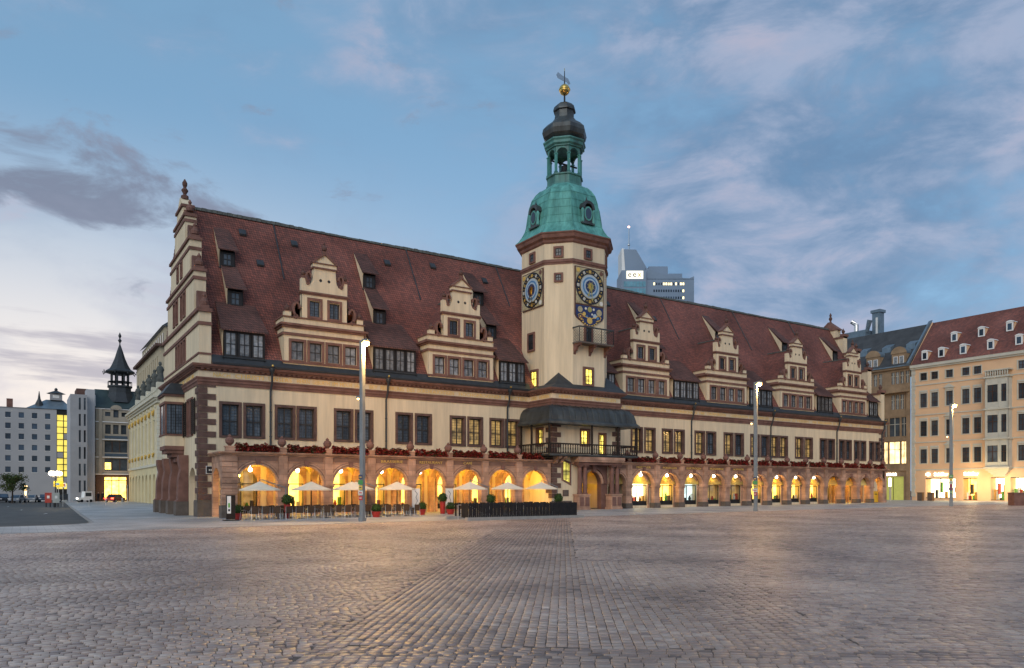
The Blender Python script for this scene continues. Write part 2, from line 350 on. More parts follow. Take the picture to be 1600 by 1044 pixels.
# ------------------------------------------------------------------ ground
def sett_material():
    m = bpy.data.materials.new('granite_setts'); m.use_nodes = True; t = m.node_tree; b = t.nodes['Principled BSDF']
    at = t.nodes.new('ShaderNodeAttribute'); at.attribute_name = 'shade'
    g = t.nodes.new('ShaderNodeNewGeometry')
    n = t.nodes.new('ShaderNodeTexNoise'); t.links.new(g.outputs['Position'], n.inputs['Vector']); n.inputs['Scale'].default_value = 0.28; n.inputs['Detail'].default_value = 5
    n2 = t.nodes.new('ShaderNodeTexNoise'); t.links.new(g.outputs['Position'], n2.inputs['Vector']); n2.inputs['Scale'].default_value = 55; n2.inputs['Detail'].default_value = 3
    cr = t.nodes.new('ShaderNodeValToRGB'); t.links.new(at.outputs['Fac'], cr.inputs[0])
    e = cr.color_ramp.elements; e[0].position = 0.0; e[0].color = (0.145, 0.115, 0.106, 1); e[1].position = 1.0; e[1].color = (0.52, 0.41, 0.345, 1)
    for p, c in ((0.3, (0.285, 0.212, 0.185, 1)), (0.55, (0.385, 0.285, 0.235, 1)), (0.8, (0.40, 0.325, 0.285, 1))):
        q = e.new(p); q.color = c
    def mrange(src, a, b_, lo=0.3, hi=0.7):
        k = t.nodes.new('ShaderNodeMapRange'); t.links.new(src, k.inputs[0]); k.inputs[1].default_value = lo; k.inputs[2].default_value = hi; k.inputs[3].default_value = a; k.inputs[4].default_value = b_; return k.outputs[0]
    mu = t.nodes.new('ShaderNodeMath'); mu.operation = 'MULTIPLY'; t.links.new(mrange(n.outputs[0], 0.68, 1.22), mu.inputs[0]); t.links.new(mrange(n2.outputs[0], 0.85, 1.15), mu.inputs[1])
    sc = t.nodes.new('ShaderNodeVectorMath'); sc.operation = 'SCALE'; t.links.new(cr.outputs[0], sc.inputs[0]); t.links.new(mu.outputs[0], sc.inputs[3])
    t.links.new(sc.outputs[0], b.inputs['Base Color']); t.links.new(mrange(n.outputs[0], 0.46, 0.30), b.inputs['Roughness'])
    bp = t.nodes.new('ShaderNodeBump'); bp.inputs['Strength'].default_value = 0.25; bp.inputs['Distance'].default_value = 0.01
    t.links.new(n2.outputs[0], bp.inputs['Height']); t.links.new(bp.outputs[0], b.inputs['Normal'])
    return m
SETT = sett_material()
SAND = mat('joint_sand', (0.135, 0.108, 0.092), 0.95, 0.3, 6)
SLAB = tiles('granite_slabs', (0.40, 0.395, 0.39), (0.32, 0.32, 0.32), 0.75, 0.5, (0.11, 0.10, 0.10), 0.55, 0.15, 0.012, 0.5, 0.25, 'xy')
ASPH = mat('asphalt', (0.085, 0.083, 0.080), 0.7, 0.25, 0.5, 0.3, 60)
KERB = mat('kerb_granite', (0.30, 0.29, 0.28), 0.7, 0.2, 3, 0.2, 20)
g = MB(); xs = [-2500, -80, 140, 2500]; ys = [-1500, 2500]
for i in range(3):
    a, b_ = xs[i], xs[i + 1]
    g.add([(a, ys[0], gz(a) - .16), (b_, ys[0], gz(b_) - .16), (b_, ys[1], gz(b_) - .16), (a, ys[1], gz(a) - .16)], [(0, 1, 2, 3)], SAND)
ground = tag(g.build('ground'), 'wide market square ground falling gently to one side', 'ground', kind='structure')
def sheet(mb, pts, dzv, m, thick=0.0):
    vs = [(x, y, gz(x) + dzv) for x, y in pts]; n = len(pts); fs = [tuple(range(n))]
    if thick:
        vs += [(x, y, gz(x) + dzv - thick) for x, y in pts]; fs += [(i, (i + 1) % n, (i + 1) % n + n, i + n) for i in range(n)]
    mb.add(vs, fs, m)
g = MB(); sheet(g, [(-80, -140), (140, -140), (140, -17.78), (-80, -17.78)], -0.020, SAND); g.build('sett_bed', ground)
road_edge = [(-4.2, 300), (-4.8, 100), (-5.9, 59), (-7.1, 15), (-7.6, -5.4), (-8.0, -7.3), (-8.9, -8.7), (-10.4, -9.5), (-13, -9.7), (-80, -9.6)]
g = MB(); sheet(g, road_edge + [(-80, 300)], -0.10, ASPH)
road = tag(g.build('road'), 'dark asphalt road curving beside the pale pavement', 'road', kind='structure')
g = MB(); sheet(g, [(-80, -17.8), (140, -17.8), (140, 300)] + road_edge, 0.008, SLAB, 0.2)
pavement = tag(g.build('pavement'), 'pale granite slab pavement around the old town hall', 'pavement', kind='structure')
kerb = MB(); kp = [Vector((x, y, 0)) for x, y in road_edge[2:9]]
kroot = thing('kerb', 'pale granite kerb curving along the asphalt road', 'kerb'); kroot['kind'] = 'structure'
seg = []
for a, b_ in zip(kp[:-1], kp[1:]):
    n = max(1, int((b_ - a).length / 1.2))
    for i in range(n): seg.append((a + (b_ - a) * (i / n), a + (b_ - a) * ((i + 1) / n)))
for a, b_ in seg:
    d = (b_ - a); ln = d.length - 0.012; ang = math.atan2(d.y, d.x)
    q = MB(); q.ext([(-.1, -.2), (.1, -.2), (.1, .0), (.085, .014), (-.085, .014), (-.1, .0)], 0.012, ln, KERB, 'x')
    c = q.build('kerb_stone', kroot, loc=(a.x, a.y, gz(a.x) + .008), rz=ang)
mk = MB(); mk.box(-.9, .9, -.06, .06, 0, .003, WHITE)
for x, y, r_ in ((-9.6, 22, 80), (-11.5, 40, 85), (-13.0, 62, 85)):
    tag(mk.build('road_marking', None, loc=(x, y, gz(x) - .096), rz=R(r_)), 'white painted line on the dark asphalt road', 'marking', 'road markings', 'structure')

# granite setts, laid in courses; grid of the square is turned against the town hall
GA = R(53.0); E1 = np.array([math.cos(GA), math.sin(GA)]); E2 = np.array([math.sin(GA), -math.cos(GA)]); C2 = np.array(CAM[:2])
FW = np.array([math.cos(TH), math.sin(TH)]); RT = np.array([math.sin(TH), -math.cos(TH)])
MH = np.array([-8.66, -49.97])
def zone_of(x, y):
    rel = np.stack([x, y], -1) - C2; p = rel @ E2; q = rel @ E1
    wob = 0.12 * np.sin(q * 1.7)
    B = ((p >= -3.4) & (p < 4 + wob) & (q >= 10.1) & (q < 21.9)) | ((p >= -3.4) & (p < 0.4) & (q >= 21.9))
    Lz = p < -3.4
    z = np.where(B, 1, np.where(Lz, 0, 2))
    dark = (np.abs(p + 3.4) < .16) | ((p > -3.4) & (p < .4) & (q > 22)) | (np.abs(q - 22.2) < .45) | ((np.abs(p - 8.2) < .75) & (q > 22)) | (np.abs(q - 9.8) < .3) | ((np.abs(q - 33.5) < .4) & (p > 0))
    return z, dark
def courses(ang, pitch, length, zone, wav):
    e = np.array([math.cos(ang), math.sin(ang)]); f_ = np.array([-math.sin(ang), math.cos(ang)])
    cen = C2 + FW * 42
    ia = np.arange(int(-95 / length), int(95 / length)); ib = np.arange(int(-75 / pitch), int(75 / pitch))
    off = rng.uniform(0, length, len(ib)); J = ia[None, :] * length + off[:, None] + rng.uniform(-.028, .028, (len(ib), len(ia)))
    a0 = J[:, :-1]; a1 = J[:, 1:]; bb = np.broadcast_to((ib * pitch)[:, None], a0.shape)
    am = (a0 + a1) / 2
    w = wav * np.sin(am / 1.9 + 0.8 * np.sin(bb / 3.1)); slope = np.zeros_like(am) if wav == 0 else (wav / 1.9) * np.cos(am / 1.9 + 0.8 * np.sin(bb / 3.1))
    bm = bb + w
    X = cen[0] + am * e[0] + bm * f_[0]; Yv = cen[1] + am * e[1] + bm * f_[1]
    k = (X - C2[0]) * FW[0] + (Yv - C2[1]) * FW[1]; lat = (X - C2[0]) * RT[0] + (Yv - C2[1]) * RT[1]
    z, dark = zone_of(X, Yv)
    ok = (k > 5.5) & (k < 118) & (np.abs(lat) < .70 * k + 3) & (Yv < -17.95) & (X < 138) & (z == zone) & (np.hypot(X - MH[0], Yv - MH[1]) > .55)
    return [q[ok] for q in (X, Yv, a1 - a0, np.full_like(X, pitch), np.arctan(slope) + ang, dark, k, lat)]
parts_ = [courses(GA, .150, .195, 1, 0.0), courses(GA - R(90), .150, .195, 2, 0.03), courses(GA - R(58), .155, .175, 0, 0.14)]
SX, SY, SL, SW, SA, SDk, SK, SLat = [np.concatenate(q) for q in zip(*parts_)]
ns_ = len(SX)
shade = np.clip(rng.normal(.5, .17, ns_) + .10 * np.sin(SX * .9 + 1.3 * np.sin(SY * .5)) - .16 * SDk, 0, 1)
inframe = (SK > 8.75) & (np.abs(SLat) < .675 * SK)
order = np.argsort(np.where(inframe, SK, 1e9)); single = order[:300]
rest = np.ones(ns_, bool); rest[single] = False
def sett_verts(L_, W_, n):
    hl, hw = L_ / 2 - .004, W_ / 2 - .004
    j = rng.uniform(-.006, .006, (n, 4, 2))
    cx = np.stack([-hl, hl, hl, -hl], -1); cy = np.stack([-hw, -hw, hw, hw], -1)
    bot = np.stack([cx + j[..., 0], cy + j[..., 1], np.full_like(cx, -.022)], -1)
    ins = .010
    top = np.stack([cx * (1 - ins / np.maximum(hl, .02))[:, None] + j[..., 0], cy * (1 - ins / np.maximum(hw, .02))[:, None] + j[..., 1], np.zeros_like(cx)], -1)
    tx = rng.normal(0, .024, n); ty = rng.normal(0, .024, n); h0 = rng.uniform(-.007, .004, n) - .008 * (rng.random(n) < .06)
    top[..., 2] = h0[:, None] + top[..., 0] * tx[:, None] + top[..., 1] * ty[:, None]
    return np.concatenate([bot, top], 1)
FQ = np.array([[4, 5, 6, 7], [0, 1, 5, 4], [1, 2, 6, 5], [2, 3, 7, 6], [3, 0, 4, 7]])
def mesh_from(verts, quads, name, m, sh=None):
    me = bpy.data.meshes.new(name); nv, nf = len(verts), len(quads)
    me.vertices.add(nv); me.vertices.foreach_set('co', verts.astype(np.float32).ravel())
    me.loops.add(nf * 4); me.loops.foreach_set('vertex_index', quads.astype(np.int32).ravel())
    me.polygons.add(nf); me.polygons.foreach_set('loop_start', np.arange(nf, dtype=np.int32) * 4)
    me.materials.append(m); me.update(calc_edges=True)
    if sh is not None:
        at = me.attributes.new('shade', 'FLOAT', 'FACE'); at.data.foreach_set('value', sh.astype(np.float32))
    return me
gx = np.vectorize(gz)
idx = np.where(rest)[0]; V = sett_verts(SL[idx], SW[idx], len(idx))
ca, sa = np.cos(SA[idx])[:, None], np.sin(SA[idx])[:, None]
wx = SX[idx][:, None] + V[..., 0] * ca - V[..., 1] * sa; wy = SY[idx][:, None] + V[..., 0] * sa + V[..., 1] * ca
wz = V[..., 2] + 0.0048 * (np.clip(wx, -80, 140) - 44)
verts = np.stack([wx, wy, wz], -1).reshape(-1, 3)
quads = (np.arange(len(idx))[:, None, None] * 8 + FQ[None]).reshape(-1, 4)
me = mesh_from(verts, quads, 'sett_field', SETT, np.repeat(shade[idx], 5))
o = bpy.data.objects.new('sett_field', me); COL.objects.link(o); o.parent = ground; o['kind'] = 'stuff'
variants = []
for i in range(14):
    V = sett_verts(np.array([.195]), np.array([.150]), 1)[0]
    variants.append(mesh_from(V, FQ, 'sett', SETT, np.full(5, np.clip(.5 + (i - 6.5) * .055, 0, 1))))
for i in single:
    o = bpy.data.objects.new('sett', variants[int(np.clip((shade[i] - .5) / .055 + 6.5 + rng.uniform(-.5, .5), 0, 13))]); COL.objects.link(o)
    o.parent = ground; o.location = (SX[i], SY[i], gz(SX[i])); o.rotation_euler = (0, 0, SA[i]); o.scale = (SL[i] / .195, SW[i] / .150, 1)
print('setts', ns_)
# manhole with its ring of small stones
RINGM = mat('ring_stone', (.37, .285, .245), .45, .3, 9, .3, 50)
mh = thing('manhole_cover', 'round iron manhole cover set in a ring of small stones', 'manhole', (MH[0], MH[1], gz(MH[0])))
q = MB(); q.lathe([(.001, -.03), (.31, -.03), (.31, -.006), (.28, -.002), (.26, -.008), (.001, -.008)], (0, 0, 0), mat('cast_iron', (.33, .26, .225), .5, .3, 20, .4, 60), 32); q.build('cover', mh)
for ringr, cnt in ((.37, 18), (.48, 24)):
    for i in range(cnt):
        a = 2 * math.pi * i / cnt; q = MB(); w = math.pi * ringr / cnt
        q.ext([(-.05, -w + .01), (.05, -w + .01), (.05, w - .01), (-.05, w - .01)], -.034, -.004, RINGM, 'z')
        q.build('ring_stone', mh, loc=(ringr * math.cos(a), ringr * math.sin(a), 0), rz=a)
# ------------------------------------------------------------------ old town hall
hall = thing('town_hall', 'old town hall with steep red tiled roof, stepped gables and clock tower', 'town hall')
LEN, DEP, RY = 93.5, 16.6, 8.3
EZ, RZ = 11.72, 26.6; SL_ = (RZ - EZ) / (RY + .35)
def roof_z(y): return EZ + (y + .35) * SL_
BX0, BX1, BY = 31.1, 39.6, -3.9
FRONT = lambda y0: (lambda a, b, d: (a, y0 + d, b))
def sweep(mb, path, prof, m, caps=True):
    n = len(path); P = [Vector(p) for p in path]; offs = []
    for i in range(n):
        ns = []
        if i > 0: d = (P[i] - P[i - 1]).normalized(); ns.append(Vector((d.y, -d.x)))
        if i < n - 1: d = (P[i + 1] - P[i]).normalized(); ns.append(Vector((d.y, -d.x)))
        offs.append(ns[0] if len(ns) == 1 else (ns[0] + ns[1]) / (1 + ns[0].dot(ns[1])))
    k = len(prof); vs = [(P[i].x + offs[i].x * d, P[i].y + offs[i].y * d, z) for i in range(n) for d, z in prof]; fs = []
    for i in range(n - 1):
        for j in range(k):
            a, b_ = i * k + j, i * k + (j + 1) % k; fs.append((a, b_, b_ + k, a + k))
    if caps: fs += [tuple(range(k)), tuple((n - 1) * k + j for j in range(k))]
    mb.add(vs, fs, m)
def rect(d0, d1, z0, z1): return [(d0, z0), (d1, z0), (d1, z1), (d0, z1)]

def window(w, h, sw, pm, cols=2, rows=2, stone=None, single=False, parent=None, recess=.24, rowfrac=None, proud=.07, SASH=SASH):
    s = MB(); st = stone or STONE
    s.box(-w / 2, -w / 2 + sw, -proud, .06, 0, h, st); s.box(w / 2 - sw, w / 2, -proud, .06, 0, h, st)
    s.box(-w / 2 + sw, w / 2 - sw, -proud - .01, .06, h - sw, h, st); s.box(-w / 2 + sw, w / 2 - sw, -proud - .03, .06, 0, sw * .8, st)
    iw, ih = w - 2 * sw, h - 1.8 * sw; z0 = sw * .8; x0 = -iw / 2
    for a, b_ in ((-w / 2 + sw, -w / 2 + sw + .02), (w / 2 - sw - .02, w / 2 - sw)): s.box(a, b_, .06, recess + .1, z0, h - sw, st)
    f = s if single else MB(); fr = .10 if w > 1.6 else .07; t = .105 if w > 1.6 else .06
    y0, y1 = recess - .05, recess + .03
    f.box(x0 + .02, x0 + .02 + fr, y0, y1, z0, z0 + ih, SASH); f.box(-x0 - .02 - fr, -x0 - .02, y0, y1, z0, z0 + ih, SASH)
    f.box(x0 + .02 + fr, -x0 - .02 - fr, y0, y1, z0 + ih - fr, z0 + ih, SASH); f.box(x0 + .02 + fr, -x0 - .02 - fr, y0, y1, z0, z0 + fr, SASH)
    ax0, ax1, az0, az1 = x0 + .02 + fr, -x0 - .02 - fr, z0 + fr, z0 + ih - fr
    cw = (ax1 - ax0 - t * (cols - 1)) / cols; zr = [az0 + (az1 - az0) * q for q in ([i / rows for i in range(rows + 1)] if rowfrac is None else rowfrac)]
    for i in range(1, cols): f.box(ax0 + i * cw + (i - 1) * t, ax0 + i * (cw + t), y0 - .02, y1, az0, az1, SASH)
    for zz in zr[1:-1]:
        for i in range(cols): f.box(ax0 + i * (cw + t), ax0 + i * (cw + t) + cw, y0 - .01, y1, zz - t / 2, zz + t / 2, SASH)
    panes = [(ax0 + i * (cw + t), ax0 + i * (cw + t) + cw, zr[j] + (t / 2 if j else 0), zr[j + 1] - (t / 2 if j < len(zr) - 2 else 0)) for i in range(cols) for j in range(len(zr) - 1)]
    if single:
        for a, b_, c, d in panes: s.box(a, b_, y0 + .03, y1 - .02, c, d, pm)
        return s.build('window', parent)
    o = s.build('window', parent); f.build('sash', o)
    for a, b_, c, d in panes:
        q = MB(); q.box(a, b_, y0 + .03, y1 - .02, c, d, pm); q.build('pane', o)
    return o
WIN = [(1.5, 3.22), (3.34, 5.06), (5.83, 7.55), (7.63, 9.35), (10.85, 12.6), (12.72, 14.45), (16.55, 18.27), (18.47, 20.2), (22.07, 23.8), (23.96, 25.7), (26.42, 28.12), (28.2, 29.95),
       (44.6, 46.4), (46.6, 48.32), (49.3, 51.02), (51.2, 52.92), (54.54, 56.3), (56.47, 58.2), (59.51, 61.25), (61.43, 63.15), (64.33, 66.1), (66.26, 68.0), (68.1, 69.8), (69.9, 71.65), (73.11, 74.9), (75.05, 76.85),
       (78.34, 79.95), (80.08, 81.7), (82.62, 84.05), (84.17, 85.6), (86.12, 87.5), (87.65, 89.05), (89.78, 91.1), (91.25, 92.6)]
W_, H_ = 1.72, 2.87
lit = {8: 1, 9: 1, 10: 1, 11: 1, 12: 1, 13: 1, 14: 1, 15: 1, 16: 1, 18: 1, 20: 1, 22: 1, 23: 1, 24: 1, 25: 1}
protoD = remember(window(W_, H_, .21, PANE, rowfrac=[0, .47, 1], parent=hall, stone=STONE_Q, recess=.3)); protoL = remember(window(W_, H_, .21, PANE_L, rowfrac=[0, .47, 1], parent=hall, stone=STONE_Q, recess=.3))
useD = useL = False
holes = []
for i, (a, b_) in enumerate(WIN):
    xc = (a + b_) / 2; sc = (b_ - a) / W_
    holes.append((xc - sc * (W_ / 2 - .2), xc + sc * (W_ / 2 - .2), 6.03 + .16, 6.03 + H_ - .2))
    if i in lit: o = protoL if not useL else dup(protoL, hall); useL = True
    else: o = protoD if not useD else dup(protoD, hall); useD = True
    o.location = (xc, 0, 6.03); o.scale = (sc, 1, 1)
# shop openings behind the arcade
PL = [1.43, 5.39, 9.02, 12.67, 16.32, 19.98, 23.63, 27.3, 31.1]
PR = [37.75, 40.93, 44.87, 48.5, 52.15, 55.8, 59.46, 63.1, 66.75, 70.35, 74.05, 77.75, 81.15, 84.2, 87.25]
bays = [(PL[i], PL[i + 1]) for i in range(8)] + [(PR[i], PR[i + 1]) for i in range(14)]
shops = []; near_holes = []
for i, (a, b_) in enumerate(bays):
    xc = (a + b_) / 2; w = 2.3 if b_ - a > 3.4 else 1.8
    if i == 8: continue
    gzv = gz(xc); ys_ = -3.12 if 9 <= i <= 17 else 0.0; w = 2.7 if ys_ else w; shops.append((xc, w, i, ys_))
    (near_holes if ys_ else holes).append((xc - w / 2, xc + w / 2, gzv + .28, 3.55))
wl = MB()
hl = [h for h in holes if h[1] < 32]; hr = [h for h in holes if h[0] > 38]
wallgrid(wl, FRONT(0), 0, BX0, -.6, 10.1, hl, .35, CREAM); wallgrid(wl, FRONT(0), BX1, LEN, -.6, 10.1, hr, .35, CREAM)
wl.box(BX0, BX1, .0, .3, 5, 10.1, CREAM); wl.box(.2, LEN - .2, DEP - .4, DEP, -.5, 11.6, CREAM)
wl.add([(LEN, 0, -.6), (LEN, DEP, -.6), (LEN, DEP, 11.6), (LEN, 0, 11.6)], [(0, 1, 2, 3)], CREAM)
wallgrid(wl, FRONT(-3.12), 41.0, 74.05, -.6, 4.4, near_holes, .35, CREAM); wl.box(74.0, 74.05, -3.12, 0, -.6, 4.4, CREAM); wl.box(41.0, 41.05, -3.12, 0, -.6, 4.4, CREAM)
wl.build('front_wall', hall)
# gable-end walls ------------------------------------------------
GP = [(-.1, -.6), (DEP + .1, -.6), (DEP + .1, 16.0), (DEP - 1.9, 16.0), (DEP - 1.9, 19.6), (DEP - 3.7, 19.6), (DEP - 3.7, 22.6), (DEP - 5.8, 22.6), (DEP - 5.8, 25.15), (DEP - 6.9, 25.15), (DEP - 6.9, 26.3), (RY, 27.3),
      (6.9, 26.3), (6.9, 25.15), (5.8, 25.15), (5.8, 22.6), (3.7, 22.6), (3.7, 19.6), (1.9, 19.6), (1.9, 16.0), (-.1, 16.0)]
gh = []
def gwin(ys, z0, z1, w):
    for y in ys: gh.append((y - w / 2, y + w / 2, z0, z1))
gwin((5.9, 7.2, 8.5, 9.8), 12.75, 14.5, .72); gwin((6.0, 7.4, 9.6, 11.0), 16.6, 18.5, .8); gwin((7.4, 9.2), 20.2, 21.4, .7)
gwin((2.9, 4.2), 6.4, 9.2, 1.0); gwin((11.0, 12.4), 6.4, 9.2, 1.0)
gm = MB()
GL = lambda a, b, d: (d, a, b)
wallgrid(gm, GL, .02, DEP, 4.2, 11.6, [h for h in gh if h[2] < 11], .3, CREAM)
def tier(y0, y1, z0, z1, x=0.0): wallgrid(gm, lambda a, b, d: (x + d, a, b), y0, y1, z0, z1, [h for h in gh if z0 <= h[2] < z1], .3, CREAM)
tier(-.1, DEP + .1, 11.6, 16.0); tier(1.9, DEP - 1.9, 16.0, 19.6); tier(3.7, DEP - 3.7, 19.6, 22.6); tier(5.8, DEP - 5.8, 22.6, 25.15)
gm.ext([(6.9, 25.15), (DEP - 6.9, 25.15), (DEP - 6.9, 26.3), (RY, 27.3), (6.9, 26.3)], 0, .8, CREAM, 'x')
for a, z0, z1 in ((-.1, 11.6, 16.0), (1.9, 16.0, 19.6), (3.7, 19.6, 22.6), (5.8, 22.6, 25.15)):     # the thickness of the gable parapet
    gm.box(.001, .9, a, a + .02, z0, z1, CREAM); gm.box(.001, .9, DEP - a - .02, DEP - a, z0, z1, CREAM); gm.box(.001, .9, a, DEP - a, z1 - .02, z1, CREAM)
    gm.box(.88, .9, a + .02, DEP - a - .02, z0, z1 - .02, CREAM)
gwall = gm.build('gable_wall', hall)
tr = MB()
def gband(a, z0, z1, d):
    sweep(tr, [(.95, DEP - a), (0, DEP - a), (0, a), (.95, a)], rect(0, d, z0, z1), STONE)
for a, zs in ((-.1, ((12.45, 12.6, .07), (14.75, 15.0, .1), (15.78, 16.05, .18))), (1.9, ((18.75, 19.0, .1), (19.42, 19.65, .16))), (3.7, ((21.6, 21.85, .09), (22.42, 22.65, .15))), (5.8, ((24.5, 24.75, .08), (24.98, 25.2, .14))), (6.9, ((26.1, 26.32, .14),))):
    for z0, z1, d in zs: gband(a, z0, z1, d)
for a, zb, zt in ((.0, 16.05, 17.7), (1.95, 19.65, 21.0), (3.75, 22.65, 24.0), (5.85, 25.2, 26.0)):    # scrolls in the steps
    for s_ in (0, 1):
        for t in range(5):
            y = a + .25 + t * .3; hh = (zt - zb) * (t + 1) / 5; yy = y if s_ == 0 else DEP - y
            tr.box(.1, .8, yy - .16, yy + .16, zb, zb + hh, STONE)
        yy = a + .35 if s_ == 0 else DEP - a - .35
        tr.lathe([(.05, 0), (.3, .1), (.34, .35), (.2, .55), (.1, .7), (.16, .85), (.02, 1.1)], (.45, yy, zb + .25), STONE, 10)
tr.lathe([(.32, 0), (.32, .3), (.12, .45), (.3, .8), (.12, 1.05), (.2, 1.25), (.22, 1.45), (.03, 1.8)], (.4, RY, 27.2), STONE_D, 10)
tr.build('gable_trim', hall)
for h in gh:
    w = h[1] - h[0]; o = window(w + .3, h[3] - h[2] + .3, .16, PANE, 1 if w < .75 else 2, 2, parent=hall, single=False, recess=.2)
    o.location = (0, (h[0] + h[1]) / 2, h[2] - .14); o.rotation_euler.z = R(-90)
# far gable, seen over the roof only
q = MB(); q.ext([(y, max(z, 11.0)) for y, z in GP], LEN - .9, LEN, CREAM, 'x')
for a, z in ((-.1, 16.0), (1.9, 19.6), (3.7, 22.6), (5.8, 25.15)):
    for s_ in (a, DEP - a): q.box(LEN - 1.1, LEN + .15, s_ - .15, s_ + .5, z, z + .35, STONE)
    q.box(LEN - 1.05, LEN + .1, a, DEP - a, z - .25, z, STONE)
    for s_ in (a + .35, DEP - a - .35): q.lathe([(.3, .35), (.12, .5), (.28, .8), (.1, 1.1), (.02, 1.3)], (LEN - .45, s_, z), STONE_D, 8)
q.ext([(6.5, 26.3), (10.1, 26.3), (RY, 27.7)], LEN - 1.05, LEN + .1, STONE, 'x'); q.lathe([(.3, 0), (.12, .4), (.28, .8), (.12, 1.1), (.2, 1.3), (.02, 1.7)], (LEN - .45, RY, 27.5), STONE_D, 10)
q.build('far_gable', hall)
# ground floor of the gable end: battered piers with consoles and dark arches
q = MB(); py = [.55, 4.65, 8.7, 12.6, 16.1]
for i in range(4):
    a, b_ = py[i], py[i + 1]; q.ext(arch_pts(a, b_, gz(0) - .3, 4.2, (a + b_) / 2, (b_ - a) / 2 - .55, 2.2), .0, .5, CREAM, 'x')
q.box(3.2, 3.4, .3, DEP, -.6, 5, CREAM); q.box(.5, 3.2, .3, DEP, 4.4, 4.6, VAULT); q.build('gable_arches', hall)
for i, y in enumerate(py[1:]):
    q = MB(); z0 = gz(0) - .3
    q.ext([(-.95, z0), (-.95, 1.0), (-.82, 1.1), (-.78, 2.7), (-.6, 3.6), (-.75, 4.3), (-.75, 4.75), (-.02, 4.75), (-.02, z0)], y - .5, y + .5, STONE)
    q.ext([(-1.0, z0), (-1.0, .95), (-.02, .95), (-.02, z0)], y - .56, y + .56, PLINTH); q.build('pier', hall)
# oriel on the gable end
q = MB(); OX, OY0, OY1 = -1.5, 6.2, 9.0
q.box(OX, -.02, OY0, OY1, 5.6, 6.45, CREAM); q.box(OX - .06, -.02, OY0 - .06, OY1 + .06, 6.45, 6.6, STONE); q.box(OX - .05, -.02, OY0 - .05, OY1 + .05, 9.1, 9.3, STONE); q.box(OX, -.02, OY0, OY1, 9.3, 9.75, CREAM)
q.box(OX - .15, -.02, OY0 - .15, OY1 + .15, 9.75, 9.95, STONE_D)
q.add([(OX - .2, OY0 - .2, 9.95), (OX - .2, OY1 + .2, 9.95), (-.02, OY1 + .2, 9.95), (-.02, OY0 - .2, 9.95), (OX + .5, OY0 + .3, 10.9), (OX + .5, OY1 - .3, 10.9), (-.02, OY1 - .3, 10.9), (-.02, OY0 + .3, 10.9)],
      [(0, 1, 5, 4), (3, 0, 4, 7), (1, 2, 6, 5), (4, 5, 6, 7)], SLATE)
for t, (d, z) in enumerate(((1.5, 5.6), (1.35, 5.3), (.95, 5.0), (.6, 4.6))): q.box(-d, -.02, OY0 + .1 * t, OY1 - .1 * t, z - .35 + .02, z, STONE)
q.box(OX + .12, -.03, OY0 + .12, OY1 - .12, 6.6, 9.1, SASH)
for x in (OX, -.14): q.box(x, x + .14, OY0, OY0 + .14, 6.6, 9.1, STONE)
for y in (OY0 + .9, OY1 - .14): q.box(OX, OX + .12, y, y + .12, 6.6, 9.1, STONE)
q.box(OX + .16, -.16, OY0 + .05, OY0 + .1, 6.65, 9.05, PANE); q.box(OX + .05, OX + .1, OY0 + .2, OY1 - .2, 6.65, 9.05, PANE)
for k in (.45, .78): q.box(OX + k, OX + k + .05, OY0 + .01, OY0 + .06, 6.6, 9.1, SASH)
q.build('oriel', hall)
for y0 in (2.25, 4.6):       # louvred shutters beside the oriel
    for yy, nm in ((y0, 0), (10.4, 1)):
        pass
sh = MB()
for k in range(18): sh.box(-.13, -.06, -.55, .55, .1 + k * .155, .19 + k * .155, WOOD)
sh.box(-.15, -.05, -.6, -.55, 0, 2.9, WOOD); sh.box(-.15, -.05, .55, .6, 0, 2.9, WOOD)
s0 = sh.build('shutter', hall, loc=(0, 5.45, 6.3))
for y in (1.75, 9.75, 13.5): dup(s0, hall, (0, y, 6.3))
# entablature running round the building and the tower bay ---------
PATH = [(0, DEP), (0, 0), (BX0, 0), (BX0, BY), (BX1, BY), (BX1, 0), (LEN, 0), (LEN, DEP)]
e = MB()
sweep(e, PATH, [(0, 10.1), (.07, 10.1), (.10, 10.3), (.16, 10.36), (.16, 10.52), (.22, 10.6), (.22, 10.7), (0, 10.7)], STONE)
sweep(e, PATH, rect(0, .05, 10.7, 11.2), CREAM)
sweep(e, PATH, rect(0, .14, 11.2, 11.27), STONE)
sweep(e, PATH, rect(0, .16, 11.27, 11.40), STONE_D)
sweep(e, PATH, [(0, 11.40), (.36, 11.40), (.40, 11.48), (.50, 11.52), (.56, 11.64), (.56, 11.70), (0, 11.70)], STONE)
e.build('entablature', hall)
dn = MB()
def dentils(p, q_, n):
    a, b_ = Vector(p), Vector(q_); d = (b_ - a); L_ = d.length; d.normalize(); o = Vector((d.y, -d.x)); c = int(L_ / .42)
    for i in range(c):
        s0_ = a + d * ((i + .5) * L_ / c); w = .11
        pts = [s0_ + d * sx * w + o * oy for sx, oy in ((-1, .16), (1, .16), (1, .31), (-1, .31))]
        dn.ext([(t.x, t.y) for t in pts], 11.275, 11.395, STONE, 'z')
for i in range(len(PATH) - 2): dentils(PATH[i], PATH[i + 1], 0)
o = dn.build('dentils', hall); o['kind'] = 'stuff'
gt = MB(); sweep(gt, [(.9, -.0), (BX0, 0)], [(.45, 11.7), (.62, 11.72), (.66, 11.86), (.5, 11.86)], SLATE); sweep(gt, [(BX1, 0), (LEN - .3, 0)], [(.45, 11.7), (.62, 11.72), (.66, 11.86), (.5, 11.86)], SLATE); gt.build('gutter', hall)
FR_Y = -.062
